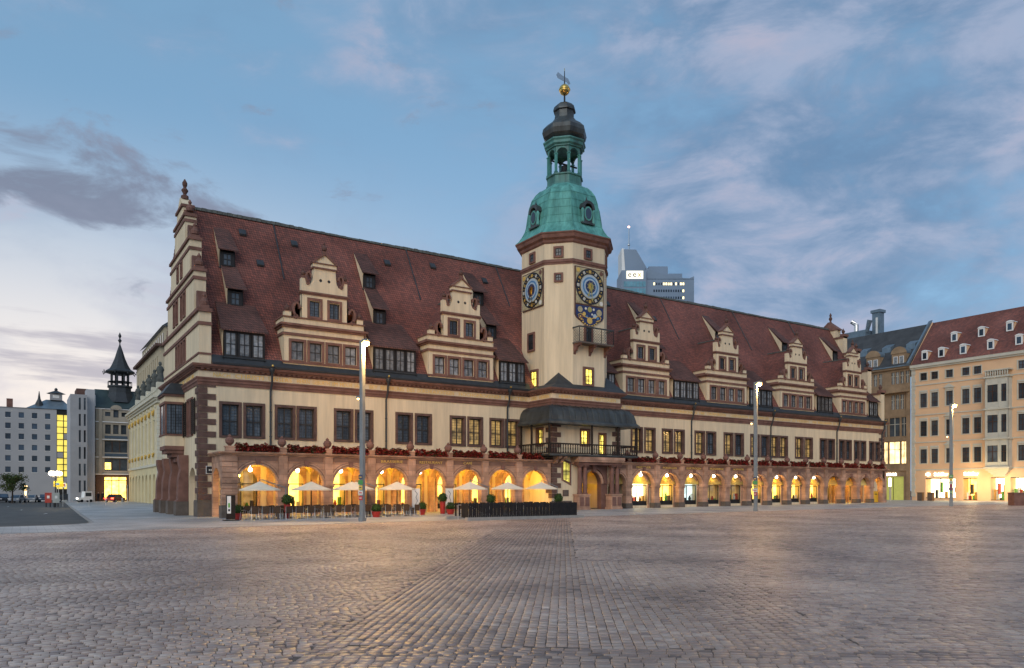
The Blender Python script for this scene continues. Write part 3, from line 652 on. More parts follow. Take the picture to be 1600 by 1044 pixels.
for body, x0, x1 in (('NACH CHRISTI UNSERS', 1.0, 7.3), ('HERRN GEBURTH IM MDLVI IAR', 7.6, 13.4), ('BEY REGIERUNG DES DURCHLAUCHTIGEN', 14.0, 22.6), ('HOCHGEBORENEN FURSTEN', 22.9, 30.8)):
    phrase(body, .46, ((x0 + x1) / 2, FR_Y, 10.79), GOLDL, hall, x1 - x0 - .1)
phrase('HERRN AUGUSTI HERTZOGEN', .46, ((BX0 + BX1) / 2 + .1, BY - .062, 10.79), GOLDL, hall, 7.2)
phrase('UND HERRN', .46, (BX0 - .062, -2.0, 10.79), GOLDL, hall, 3.0, R(-90))
for body, x0, x1 in (('ZU SACHSEN DES HEIL RÖM REICHS', 40.2, 50), ('ERTZMARSCHALLN UND CHURFURSTEN', 50.6, 60), ('LANDGRAFEN IN THURINGEN', 60.6, 68), ('MARGGRAFEN ZU MEISSEN', 68.6, 76), ('UND BURGGRAFEN ZU MAGDEBURG', 76.6, 85), ('IST DIESES HAUS', 85.6, 92.6)):
    phrase(body, .44, ((x0 + x1) / 2, FR_Y, 10.79), GOLDL, hall, x1 - x0 - .2)
phrase('DER STAT LEIPZIG ZUM', .46, (-.062, 5.0, 10.79), GOLDL, hall, 6.5, R(-90))
# quoins
def quoins(x, y, sx, z0, z1, hgt=.49, big=1.25, small=.62, dy=1):
    z = z0; k = 0
    while z < z1 - .05:
        zt = min(z + hgt, z1); a = big if k % 2 == 0 else small; b_ = small if k % 2 == 0 else big
        q = MB(); xa, xb = sorted((x - sx * .06, x + sx * a)); ya, yb = sorted((y - dy * .06, y + dy * b_))
        c = .02; q.box(xa, xb, ya, yb, z + c, zt - c, STONE_Q); q.build('quoin', hall); z = zt; k += 1
quoins(0, 0, 1, 1.1, 10.1); quoins(BX0, BY, 1, 1.1, 10.1, big=1.0, small=.55); quoins(BX1, BY, -1, 5.35, 10.1, big=1.0, small=.55); quoins(LEN, 0, -1, 1.1, 10.1)
q = MB(); q.box(-.12, 1.3, -.12, 1.3, gz(0) - .3, 1.1, PLINTH); q.box(-.1, .8, 1.3, 1.6, -.5, 1.0, PLINTH); q.build('corner_plinth', hall)
# roof -----------------------------------------------------------
r = MB(); x0, x1 = .92, LEN - .92
r.add([(x0, -.35, EZ), (x1, -.35, EZ), (x1, RY, RZ), (x0, RY, RZ), (x0, DEP + .35, EZ), (x1, DEP + .35, EZ), (x0, -.35, EZ - .1), (x1, -.35, EZ - .1)], [(0, 1, 2, 3), (3, 2, 5, 4), (6, 7, 1, 0)], TILE)
roof = r.build('roof', hall)
r = MB(); k = 0; x = x0
while x < x1: j_ = random.uniform(-.025, .03) + .05 * math.sin(x * .31); r.ext([(RY - .2, RZ - .14), (RY - .1, RZ + .1 + j_), (RY, RZ + .16 + j_), (RY + .1, RZ + .1 + j_), (RY + .2, RZ - .14)], x, x + .40, RIDGE, 'x'); x += .43
r.build('ridge_tiles', roof)
for xs_, za, zb in ((8.0, 26.4, 20.6), (21.4, 26.4, 20.6), (32.2, 26.4, 21.5), (56.9, 26.4, 20.6), (70.5, 26.4, 20.6), (82.6, 26.4, 20.6)):
    ya, yb = (za - EZ) / SL_ - .35, (zb - EZ) / SL_ - .35
    r = MB(); r.tube([(xs_, ya - .06, za + .02), (xs_, yb - .06, zb + .02)], .06, SLATE, 5); r.build('lightning_strip', roof)
for xv, zv in ((5.0, 24.8), (9.6, 24.6), (6.1, 21.8), (12.0, 23.2), (18.8, 24.3), (24.0, 24.9), (30, 24.2), (47, 24), (54, 23), (64, 24.4), (78, 23.6)):
    yv = (zv - EZ) / SL_ - .35; r = MB(); r.ext([(yv - .22, zv - .25), (yv + .12, zv + .36), (yv + .08, zv + .42), (yv - .3, zv - .1)], xv - .3, xv + .3, SLATE, 'x'); r.build('roof_vent', roof)
fl = MB(); fl.add([(x0, -.37, EZ + .02), (BX0, -.37, EZ + .02), (BX0, .12, roof_z(.12) + .03), (x0, .12, roof_z(.12) + .03)], [(0, 1, 2, 3)], SLATE)
fl.add([(BX1, -.37, EZ + .02), (x1, -.37, EZ + .02), (x1, .12, roof_z(.12) + .03), (BX1, .12, roof_z(.12) + .03)], [(0, 1, 2, 3)], SLATE); fl.build('eave_flashing', roof)
# gabled dormers ---------------------------------------------------
def gable_dormer():
    q = MB(); wx = [-2.33, -.78, .78, 2.33]; hs = [(x - .52, x + .52, 12.72, 14.26) for x in wx]
    F = lambda a, b, d: (a, -.02 + d, b)
    wallgrid(q, F, -3.5, 3.5, 11.72, 15.35, hs, .3, CREAM)
    for s_ in (-1, 1): q.ext([(-.02, 11.72), (-.02, 16.25), (roof_z(0) * 0 + 2.25, 16.25), (.05, 11.72)], s_ * 3.5 - .02, s_ * 3.5 + .02, CREAM, 'x')
    P3 = [(-3.5, 3.0), (-3.5, -.02), (3.5, -.02), (3.5, 3.0)]; P2 = [(-2.0, .42), (-2.0, -.02), (2.0, -.02), (2.0, .42)]
    q.box(-3.45, 3.45, 0, .4, 15.35, 16.2, CREAM)
    for z0, z1, d, P in ((12.42, 12.58, .1, P3), (14.72, 14.94, .12, P3), (15.36, 15.52, .16, P3), (15.52, 15.7, .3, P3), (16.2, 16.3, .1, P3), (18.28, 18.4, .08, P2), (18.4, 18.54, .15, P2)):
        sweep(q, P, rect(0, d, z0, z1), STONE)
    wallgrid(q, F, -2.0, 2.0, 16.3, 18.3, [(-1.3, -.42, 16.5, 17.8), (.42, 1.3, 16.5, 17.8)], .3, CREAM)
    for s_ in (-1, 1): q.box(s_ * 1.98 - .02, s_ * 1.98 + .02, -.02, .4, 16.3, 18.5, CREAM)
    half = [(-2, 18.5), (-2, 19.64), (-1.66, 19.64), (-1.64, 19.36), (-1.45, 19.15), (-1.2, 19.2), (-1.04, 19.5), (-.98, 20.0), (-.95, 20.69)]
    q.ext(half + [(-x, z) for x, z in half[::-1]], -.02, .45, CREAM)
    q.box(-1.02, 1.02, -.08, .5, 20.69, 21.0, CREAM); q.box(-1.1, 1.1, -.16, .55, 20.58, 20.7, STONE); q.box(-1.12, 1.12, -.18, .55, 21.0, 21.08, STONE)
    q.ext([(-.95, 21.08), (.95, 21.08), (0, 21.78)], -.04, .45, CREAM)
    for s_ in (-1, 1): q.ext([(s_ * 1.15, 21.08), (s_ * .93, 21.08), (0, 21.8), (0, 21.98)], -.16, .5, STONE)
    for s_ in (-.36, .36):
        q.add([(s_ + .13 * math.cos(t * math.pi / 6), -.03, 19.62 + .13 * math.sin(t * math.pi / 6)) for t in range(12)], [tuple(range(12))], SASH)
    d = q.build('gable_dormer', hall)
    wp = window(1.46, 1.92, .2, CURTAIN, 2, 2, single=True, recess=.2); wp.parent = d; wp.location = (wx[0], -.02, 12.53)
    for x in wx[1:]: dup(wp, d, (x, -.02, 12.53))
    wu = window(1.30, 1.72, .2, PANE, 2, 1, single=True, recess=.2); wu.parent = d; wu.location = (-.86, -.02, 16.32); dup(wu, d, (.86, -.02, 16.32))
    v = MB()     # C-scroll
    n = 14; pts = []
    for i in range(n + 1): t = math.pi * (-.5 + 1.45 * i / n); pts.append((.36 * math.cos(t), .62 * math.sin(t)))
    inner = [(a * .52 - .02, b_ * .72) for a, b_ in pts[::-1]]
    v.ext(pts + inner, -.1, .3, STONE); v.lathe([(.02, -.1), (.2, -.1), (.2, .3), (.02, .3)], (0, 0, 0), STONE, 10)
    v.v = [(x, y, z) if i < 2 * (2 * n + 2) else (x * 1.0 + .05, z, -.62 + y) for i, (x, y, z) in enumerate(v.v)]
    vo = v.build('volute', d, loc=(2.42, 0, 16.95)); c = dup(vo, d, (-2.42, 0, 16.95)); c.scale = (-1, 1, 1)
    c = dup(vo, d, (1.42, 0, 19.75)); c.scale = (.8, 1, .8); c = dup(vo, d, (-1.42, 0, 19.75)); c.scale = (-.8, 1, .8)
    f = MB(); f.box(-.16, .16, -.05, .27, 0, .3, STONE); f.lathe([(.05, .3), (.2, .42), (.24, .6), (.12, .78), (.05, .85), (.1, .95), (.02, 1.1)], (0, .1, 0), STONE_D, 10)
    fo = f.build('finial', d, loc=(0, 0, 21.85))
    dup(fo, d, (-1.83, 0, 19.64), sc=(.85, .85, .75)); dup(fo, d, (1.83, 0, 19.64), sc=(.85, .85, .75))
    pd = MB(); pd.box(-.28, .28, -.05, .4, 0, .38, CREAM); pd.box(-.32, .32, -.09, .44, .38, .46, STONE); pd.lathe([(.08, .46), (.2, .56), (.22, .72), (.1, .9), (.02, 1.1)], (0, .15, 0), STONE_D, 8)
    po = pd.build('pedestal', d, loc=(-3.15, 0, 16.3)); dup(po, d, (3.15, 0, 16.3))
    rf = MB(); yb = (20.35 - EZ) / SL_ - .35 + .5; ye = (15.7 - EZ) / SL_ - .35 + .5
    rf.add([(0, .35, 20.35), (0, yb, 20.35), (-3.72, ye, 15.62), (-3.72, .2, 15.62), (3.72, ye, 15.62), (3.72, .2, 15.62)], [(0, 1, 2, 3), (0, 5, 4, 1)], TILE)
    rf.add([(-.1, .4, 20.33), (.1, .4, 20.33), (.1, yb, 20.33), (-.1, yb, 20.33), (-.05, .4, 20.47), (.05, .4, 20.47), (.05, yb, 20.47), (-.05, yb, 20.47)], [(0, 4, 7, 3), (1, 2, 6, 5), (4, 5, 6, 7), (0, 1, 5, 4)], RIDGE)
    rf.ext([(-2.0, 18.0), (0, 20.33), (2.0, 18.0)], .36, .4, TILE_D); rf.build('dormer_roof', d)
    return remember(d)
dproto = gable_dormer(); KIDS.update({c.name: list(c.children) for c in dproto.children})
for i, x in enumerate((10.05, 23.35, 46.95, 60.15, 73.6, 86.0)):
    o = dproto if i == 0 else dup(dproto, hall)
    o.location = (x, 0, 0)
    if i == 5: o.scale = (.9, 1, 1)
# wide dark shed dormers
def shed(xa, xb, n):
    q = MB(); yf = .12; zb = 12.1; zt = 14.72; ytop = 2.95
    q.box(xa, xb, yf, yf + .12, zb, zt, SASH)
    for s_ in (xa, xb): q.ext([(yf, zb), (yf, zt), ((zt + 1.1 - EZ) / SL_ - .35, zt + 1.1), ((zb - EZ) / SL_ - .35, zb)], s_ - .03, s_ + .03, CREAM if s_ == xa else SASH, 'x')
    q.box(xa - .1, xb + .1, yf - .2, yf + .1, 12.38, 12.5, SLATE)
    d = q.build('shed_dormer', hall); w = (xb - xa) / n
    zr = roof_z(ytop) + .05
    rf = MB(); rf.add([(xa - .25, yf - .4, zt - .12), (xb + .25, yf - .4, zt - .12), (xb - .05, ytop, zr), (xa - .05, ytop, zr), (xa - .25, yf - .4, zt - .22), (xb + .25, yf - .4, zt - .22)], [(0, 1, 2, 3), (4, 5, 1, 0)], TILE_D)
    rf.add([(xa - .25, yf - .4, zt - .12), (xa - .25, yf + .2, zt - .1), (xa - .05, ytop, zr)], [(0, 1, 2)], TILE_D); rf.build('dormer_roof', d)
    ww = window(w - .06, 1.98, .06, CURTAIN, 2, 2, stone=SASH, single=True, recess=.0, proud=.08); ww.parent = d; ww.location = (xa + w / 2, yf - .06, 12.52)
    for i in range(1, n): dup(ww, d, (xa + (i + .5) * w, yf - .06, 12.52))
for a, b_, n in ((1.85, 5.05, 3), (14.5, 18.6, 4), (27.6, 30.6, 3), (40.4, 42.4, 2), (51.2, 55.3, 4), (64.3, 68.6, 4), (77.9, 81.2, 4), (89.9, 92.0, 2)): shed(a, b_, n)
def small_dormer():
    q = MB(); q.box(-.62, .62, 0, .1, -.1, 1.3, SASH)
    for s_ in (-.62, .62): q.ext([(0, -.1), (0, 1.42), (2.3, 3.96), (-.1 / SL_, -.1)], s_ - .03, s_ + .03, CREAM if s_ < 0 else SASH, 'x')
    q.box(-.7, .7, -.12, .08, -.16, -.06, SLATE)
    d = q.build('small_dormer', hall)
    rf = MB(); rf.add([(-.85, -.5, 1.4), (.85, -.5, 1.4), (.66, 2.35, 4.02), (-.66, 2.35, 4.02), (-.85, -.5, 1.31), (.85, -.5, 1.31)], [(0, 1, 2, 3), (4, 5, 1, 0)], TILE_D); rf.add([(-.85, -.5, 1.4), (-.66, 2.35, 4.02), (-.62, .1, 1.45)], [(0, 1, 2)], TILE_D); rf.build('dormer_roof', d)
    w = window(.86, 1.12, .06, PANE_P, 2, 2, stone=SASH, single=True, recess=.0, proud=.06); w.parent = d; w.location = (0, -.02, .08)
    return remember(d)
sp = small_dormer(); first = True
for xu, xl in ((3.2, 3.35), (16.1, 16.2), (28.1, 28.3), (51.2, 51.4), (64.2, 64.4), (77.6, 77.8), (89.2, 89.4)):
    for x, z in ((xu, 20.95), (xl, 17.15)):
        y = (z - EZ) / SL_ - .35 - .05
        o = sp if first else dup(sp, hall); first = False; o.location = (x, y, z)
# downpipes
for x in (5.47, 15.6, 28.4, 53.9, 68.1, 82.0, 92.75):
    q = MB(); q.tube([(x, -.62, 11.75), (x, -.6, 11.3), (x + .05, -.42, 10.6), (x, -.16, 9.9), (x, -.16, 5.0)], .085, SLATE, 8); q.lathe([(.1, -.25), (.22, 0), (.24, .2), (.1, .22)], (x, -.62, 11.55), SLATE, 8)
    for z in (6.2, 8.2): q.lathe([(.11, 0), (.11, .08)], (x, -.16, z), SLATE, 8)
    d = q.build('downpipe', hall)
    f = MB(); f.ball((x, -.78, 11.92), .10, GOLD, 8, 6); f.build('gilt_boss', d)
# arcade -------------------------------------------------------------
AY0, AY1 = -3.85, -3.35; ZS = 2.32; AT = 4.5
def pier(x, w=.8):
    z0 = gz(x) - .2
    q = MB(); hw = w / 2
    q.box(x - hw - .06, x + hw + .06, AY0 - .06, AY1 + .16, z0, gz(x) + .55, PLINTH)
    q.box(x - hw, x + hw, AY0, AY1 + .1, gz(x) + .55, ZS - .2, ARC)
    q.box(x - hw - .05, x + hw + .05, AY0 - .05, AY1 + .15, ZS - .2, ZS - .12, ARC); q.box(x - hw - .09, x + hw + .09, AY0 - .09, AY1 + .18, ZS - .12, ZS, ARC)
    return q.build('pier', hall)
for x in PL[1:-1] + PR[1:-1]: pier(x)
LAMP_W = (1.0, 0.60, 0.065)
words = {3: 'BRASSERIE', 4: 'RESTAURANT', 5: 'CAFÉ', 9: 'MEISSENER', 10: 'PORZELLAN', 11: 'ELEKTROGEN', 12: 'ERZGEBIRGE', 13: 'ROMANTIK'}
for i, (a, b_) in enumerate(bays):
    xc = (a + b_) / 2; rr = (b_ - a) / 2 - .4
    if i == 0: xc = 3.47; rr = 1.5
    if i == 7: b_ = 30.98; xc = 29.1; rr = 1.42
    if i == 8: a = 38.0; xc = 39.38; rr = 1.12
    q = MB(); a_ = a if i != 0 else .92
    zs = ZS if rr > 1.2 else 2.5
    q.ext(arch_pts(a_, b_, ZS, AT, xc, rr, zs + .01), AY0, AY1, ARC)
    archivolt(q, xc, rr, rr + .13, zs, AY0 - .05, AY0, ARC); archivolt(q, xc, rr + .13, rr + .17, zs, AY0 - .012, AY0, STONE_D); archivolt(q, xc, rr + .17, rr + .30, zs, AY0 - .10, AY0, ARC); archivolt(q, xc, rr + .30, rr + .335, zs, AY0 - .01, AY0, STONE_D)  # thin dark stone rings stand in for the shade of grooves
    bay = q.build('arcade_bay', hall)
    k = MB(); k.ext([(xc - .13, zs + rr - .04), (xc + .13, zs + rr - .04), (xc + .2, zs + rr + .42), (xc - .2, zs + rr + .42)], AY0 - .2, AY0 - .1, STONE); k.build('keystone', bay)
    p = MB(); l = a_ + .42 if i else 1.95; rgt = b_ - .42
    p.box(l, rgt, AY0 - .03, AY0 - .002, 4.10, 4.44, ARC_D); p.box(l - .04, rgt + .04, AY0 - .05, AY0 - .002, 4.06, 4.10, ARC); p.build('frieze_panel', bay)
    if i in words: text(words[i], .31, ((l + rgt) / 2, AY0 - .05, 4.16), GOLDL, bay, width=min(.22 * len(words[i]), rgt - l - .5))
    t = MB()                                        # transverse rib
    if 0 < i and i != 8 and not 9 <= i <= 18:
        t.ext(arch_pts(-3.24, -.02, gz(a) - .2, 4.42, -1.66, 1.22, 2.5, 14), a - .22, a + .22, ARC, 'x'); t.build('transverse_arch', bay)
    if i != 8:
        lt = point_light('arcade_lamp_or_fill_light', (xc, -1.7 if not 9 <= i <= 17 else -3.45, 3.1), 130 * random.uniform(.7, 1.15) if i < 8 else (9 if i <= 17 else 80) * random.uniform(.35, 1.4), LAMP_W, bay, .1)  # in the near shop arches this light is added to brighten the reveals
        lg = MB(); lg.lathe([(.02, .45), (.03, .2), (.14, .12), (.16, -.02), (.1, -.12), (.02, -.14)], (xc, -1.7 if not 9 <= i <= 17 else -3.45, 3.45), BULB_W, 10); lg.tube([(xc, -1.7 if not 9 <= i <= 17 else -3.45, 4.1), (xc, -1.7 if not 9 <= i <= 17 else -3.45, 3.6)], .015, IRON, 5); lg.build('hanging_or_added_lantern', bay)  # vault lanterns are real; those in the near shop arches are added for the fill
for x in PL[1:-1] + PR[1:-1]:
    q = MB(); q.box(x - .33, x + .33, AY0 - .13, AY0, ZS, AT, ARC); q.build('pilaster', hall)
q = MB()                                            # corner of the arcade with banded rustication
for k in range(9):
    z0 = gz(0) + .95 + k * .41; q.box(.88, 1.99, AY0 - .13, AY1 + .2, z0 + .03, z0 + .38, ARC)
q.box(.94, 1.93, AY0 - .06, AY1 + .1, -.4, AT, ARC); q.box(.84, 2.0, AY0 - .16, AY1 + .25, -.5, gz(0) + .95, PLINTH); q.build('corner_pier', hall)
q = MB(); q.ext(arch_pts(AY1, 0, ZS - .1, AT, -1.68, 1.25, ZS), .94, 1.4, ARC, 'x'); q.box(.94, 1.4, -.42, 0, -.4, ZS, ARC); q.build('arcade_end_arch', hall)
q = MB(); q.box(PR[-1] - .5, PR[-1] + .45, AY0, AY1 + .1, 0, AT, ARC); q.ext(arch_pts(AY1 + .1, 0, .0, AT, -1.62, 1.2, ZS), PR[-1] - .05, PR[-1] + .4, ARC, 'x'); q.build('arcade_end_wall', hall)
q = MB()
for P in ([(.92, 0), (.92, AY0), (BX0 - .02, AY0)], [(BX1 + .02, AY0), (PR[-1] + .45, AY0), (PR[-1] + .45, 0)]):
    sweep(q, P, [(0, AT), (.1, AT), (.14, AT + .08), (.26, AT + .12), (.32, AT + .2), (.32, AT + .26), (0, AT + .26)], ARC)
q.box(.95, BX0 - .02, AY0 + .02, -.01, AT + .02, AT + .2, PLINTH); q.box(BX1 + .02, PR[-1] + .4, AY0 + .02, -.01, AT + .02, AT + .2, PLINTH); q.build('arcade_cornice', hall)
def groin(xa, xb, xc, nx=14, ny=12):          # groin vault of one bay: the higher of two crossing barrels
    vt = MB(); hx, hy = max(xc - xa, xb - xc), 1.67; vs = []; fs = []
    for j in range(ny + 1):
        y = -3.34 + 3.33 * j / ny
        for i in range(nx + 1):
            x = xa + (xb - xa) * i / nx
            zx = 2.4 + 1.72 * math.sqrt(max(0, 1 - ((y + 1.675) / hy) ** 2)); zy = 2.4 + 1.72 * math.sqrt(max(0, 1 - ((x - xc) / hx) ** 2)); vs.append((x, y, max(zx, zy)))
    for j in range(ny):
        for i in range(nx): fs.append((j * (nx + 1) + i, j * (nx + 1) + i + 1, (j + 1) * (nx + 1) + i + 1, (j + 1) * (nx + 1) + i))
    vt.add(vs, fs, VAULT); vt.build('vault', hall)
for i, (a, b_) in enumerate(bays):
    if i == 8: groin(38.1, b_, 39.5)
    else: groin(a if i else .97, min(b_, 31.05), 3.47 if i == 0 else (a + b_) / 2)
urn = MB(); urn.box(-.3, .3, -.3, .3, 0, .34, ARC); urn.box(-.36, .36, -.36, .36, .34, .42, ARC); urn.lathe([(.1, .42), (.14, .5), (.3, .66), (.34, .86), (.24, 1.04), (.12, 1.1), (.15, 1.17), (.02, 1.32)], (0, 0, 0), STONE, 12)
ur = urn.build('urn', hall, loc=(1.5, AY0 + .25, AT + .26)); tops = [1.5] + PL[1:-1] + PR[1:]
for x in tops[1:]: dup(ur, hall, (x, AY0 + .25, AT + .26))
# shop fronts set in the rear wall
GLASSY = bpy.data.materials.new('shop_glass'); GLASSY.use_nodes = True; t = GLASSY.node_tree; t.nodes.clear()
gl = t.nodes.new('ShaderNodeBsdfGlossy'); gl.inputs['Roughness'].default_value = .03; tp = t.nodes.new('ShaderNodeBsdfTransparent'); tp.inputs[0].default_value = (.93, .95, .93, 1)
mx = t.nodes.new('ShaderNodeMixShader'); mx.inputs[0].default_value = .08; oo = t.nodes.new('ShaderNodeOutputMaterial'); t.links.new(tp.outputs[0], mx.inputs[1]); t.links.new(gl.outputs[0], mx.inputs[2]); t.links.new(mx.outputs[0], oo.inputs[0])
goods_m = [mat('goods_%s' % n_, c, .5, .2, 3) for n_, c in (('red', (.45, .05, .03)), ('white', (.75, .72, .65)), ('ochre', (.5, .26, .05)), ('green', (.12, .35, .06)), ('dark', (.03, .03, .035)))]
SHELF = mat('shop_panel', (.55, .42, .24), .7, .15, 1.5)
for xc, w, i, Y0 in shops:
    z0 = gz(xc) + .3; back = SHOP_WARM
    if i in (12, 13): back = SHOP_DIM
    elif i == 11: back = SHOP_COOL
    elif i in (9, 14, 15, 17): back = SHOP_WHITE if i == 9 else SHOP_WARM
    elif i in (0, 1, 18, 20): back = SHOP_DIM if i != 1 else SHOP_WARM
    q = MB(); hw = w / 2; dq = .75 if Y0 else 1.75
    q.box(xc - hw, xc + hw, Y0 + dq, Y0 + dq + .05, z0, 3.55, back); q.box(xc - hw - .05, xc - hw, Y0 + .35, Y0 + dq, z0, 3.6, SHELF); q.box(xc + hw, xc + hw + .05, Y0 + .35, Y0 + dq, z0, 3.6, SHELF)
    q.box(xc - hw, xc + hw, Y0 + .35, Y0 + dq, z0 - .05, z0, SHELF); q.box(xc - hw, xc + hw, Y0 + .35, Y0 + dq, 3.55, 3.6, SHELF)
    sf = q.build('shop_front', hall)
    f = MB(); f.ext(arch_pts(xc - hw - .1, xc + hw + .1, z0 - .4, 3.75, xc, hw - .12, 3.5 - hw + .12), Y0 - .07, Y0 - .01, ARC)
    archivolt(f, xc, hw - .12, hw + .05, 3.5 - hw + .12, Y0 - .11, Y0 - .07, ARC); f.build('arch_surround', sf)
    f = MB(); f.box(xc - hw + .1, xc + hw - .1, Y0 + .1, Y0 + .17, 2.35, 2.43, IRON)
    for dx in (-hw + .1, -.25, hw - .17): f.box(xc + dx, xc + dx + .06, Y0 + .1, Y0 + .17, z0, 2.35, IRON)
    f.box(xc - hw + .1, xc + hw - .1, Y0 + .1, Y0 + .17, z0 - .02, z0 + .45, IRON); f.build('frame', sf)
    p = MB(); p.box(xc - hw + .05, xc + hw - .05, Y0 + .13, Y0 + .14, z0 + .4, 3.5, GLASSY); p.build('pane', sf)
    for k in range(5):
        s_ = MB(); gx0 = xc - hw + .2 + k * (w - .4) / 4.2; hh = random.uniform(.25, .9)
        if k % 2: s_.lathe([(.05, 0), (.13, .1), (.16, hh * .5), (.08, hh * .8), (.1, hh)], (gx0, Y0 + dq * .46, z0 + .35), goods_m[(i + k) % 5], 8)
        else: s_.box(gx0 - .14, gx0 + .14, Y0 + dq * .5, Y0 + dq * .5 + .25, z0, z0 + .3 + hh, goods_m[(i * 2 + k) % 5])
        s_.build('display', sf)
# tower bay -----------------------------------------------------------
q = MB()
bh = [(34.55, 35.65, 6.35, 7.75), (36.9, 37.75, 5.36, 7.5)]
wallgrid(q, FRONT(BY), BX0, BX1, 4.85, 10.1, bh, .3, CREAM)
wallgrid(q, FRONT(BY), BX0, 34.6, -.4, 4.85, [], .3, CREAM); q.ext(arch_pts(34.6, 38.0, -.4, 4.85, 35.95, 1.2, 2.55), BY, BY + .6, STONE)
q.box(37.95, 38.05, BY, 0, -.4, 4.85, CREAM)
wallgrid(q, lambda a, b, d: (BX0 + d, a, b), BY, 0, -.4, 10.1, [(-2.4, -1.3, 6.3, 7.9)], .3, CREAM)
q.add([(BX1, BY, 4.85), (BX1, 0, 4.85), (BX1, 0, 10.1), (BX1, BY, 10.1)], [(0, 1, 2, 3)], CREAM)
q.box(34.5, 38.0, BY + .6, -.3, -.4, .05, PLINTH); q.box(34.4, 34.6, BY + .05, -.3, -.4, 4.8, VAULT); q.box(34.6, 37.95, -.6, -.3, -.4, 4.8, VAULT)
q.box(35.5, 36.5, -.7, -.6, 0, 2.6, WOOD)
q.box(BX0 - .1, 33.4, BY - .1, BY, -.4, .85, PLINTH)
bayp = q.build('tower_bay', hall)
w = window(1.3, 1.75, .18, PANE_Y, 2, 2, parent=bayp, single=True); w.location = (35.1, BY, 6.2)
w = window(1.05, 2.3, .15, PANE_Y, 2, 3, parent=bayp, single=True); w.location = (37.32, BY, 5.33)
w = window(1.3, 1.85, .18, PANE_Y, 2, 2, parent=bayp, single=True); w.location = (BX0, -1.85, 6.18); w.rotation_euler.z = R(-90)
q = MB()            # raking stair window
st = [(32.35, 2.95), (33.15, 2.62), (33.15, 4.45), (32.35, 4.7)]; so_ = [(32.2, 2.85), (33.32, 2.35), (33.32, 4.62), (32.2, 4.9)]
for k in range(4): q.ext([so_[k], so_[(k + 1) % 4], st[(k + 1) % 4], st[k]], BY - .08, BY + .02, STONE)
q.ext(st, BY - .02, BY - .01, pane_mat('stair_glass', (.25, .24, .08), (.9, .75, .12), .55, .3)); q.box(32.7, 32.77, BY - .05, BY - .015, 2.85, 4.6, SASH); q.box(32.35, 33.15, BY - .05, BY - .015, 3.7, 3.77, SASH); q.build('stair_window', bayp)
q = MB(); q.box(32.35, 33.05, BY - .05, BY, 1.3, 1.9, STONE_D); q.box(32.42, 32.98, BY - .06, BY - .05, 1.36, 1.84, PLINTH); q.build('stone_plaque', bayp)
PB = [(BX0, .0), (BX0, BY), (BX1, BY), (BX1, .0)]
q = MB(); sweep(q, PB, [(.02, 10.08), (.35, 10.03), (.75, 9.82), (1.02, 9.45), (1.15, 9.0), (1.22, 8.6), (1.45, 8.36), (1.45, 8.18), (.02, 8.18)], COPPER_D)
for P_, ax, c0, c1 in ((None, 'x', BX0 - .9, BX1 + .9),):
    x = c0
    while x < c1:
        q.tube([(x, BY - .1, 10.1), (x, BY - .78, 9.86), (x, BY - 1.06, 9.47), (x, BY - 1.2, 9.0), (x, BY - 1.27, 8.62)], .025, COPPER_D, 5); x += .72
q.build('canopy', hall, smooth=False)
bal = MB(); sweep(bal, PB, [(.0, 5.12), (1.25, 5.12), (1.32, 5.2), (1.32, 5.32), (0, 5.32)], COPPER_D); balc = bal.build('balcony', hall)
q = MB(); sweep(q, PB, rect(1.16, 1.30, 6.22, 6.36), WOOD); sweep(q, PB, rect(1.18, 1.28, 5.36, 5.46), WOOD); q.build('handrail', balc)
bl = MB(); bl.lathe([(.05, 0), (.06, .1), (.035, .2), (.06, .42), (.035, .62), (.055, .7), (.05, .78)], (0, 0, 0), WOOD, 6)
b0 = None
pos_ = [(x, BY - 1.23) for x in np.arange(BX0 - 1.05, BX1 + 1.1, .29)] + [(BX0 - 1.23, y) for y in np.arange(BY - 1.0, -.2, .29)]
for x, y in pos_:
    if b0 is None: b0 = bl.build('baluster', balc, loc=(float(x), float(y), 5.45)); KIDS[b0.name] = []
    else: dup(b0, balc, (float(x), float(y), 5.45))
po = MB(); po.box(-.075, .075, -.075, .075, 5.3, 8.25, WOOD); p0 = po.build('post', balc, loc=(BX0 - 1.22, BY - 1.22, 0)); KIDS[p0.name] = []
for x, y in ((35.0, BY - 1.22), (38.3, BY - 1.22), (BX1 + 1.2, BY - 1.22), (BX0 - 1.22, -2.2), (BX0 - 1.22, -.4)): dup(p0, balc, (x, y, 0))
cb = MB(); cb.ext([(BY, 4.35), (BY, 5.12), (BY - 1.05, 5.12), (BY - 1.0, 4.95), (BY - .5, 4.8), (BY - .3, 4.5)], -.2, .2, ARC, 'x'); c0 = cb.build('corbel', balc, loc=(BX0 + .25, 0, 0)); KIDS[c0.name] = []
for x in (32.0, 33.6, 39.2): dup(c0, balc, (x, 0, 0))
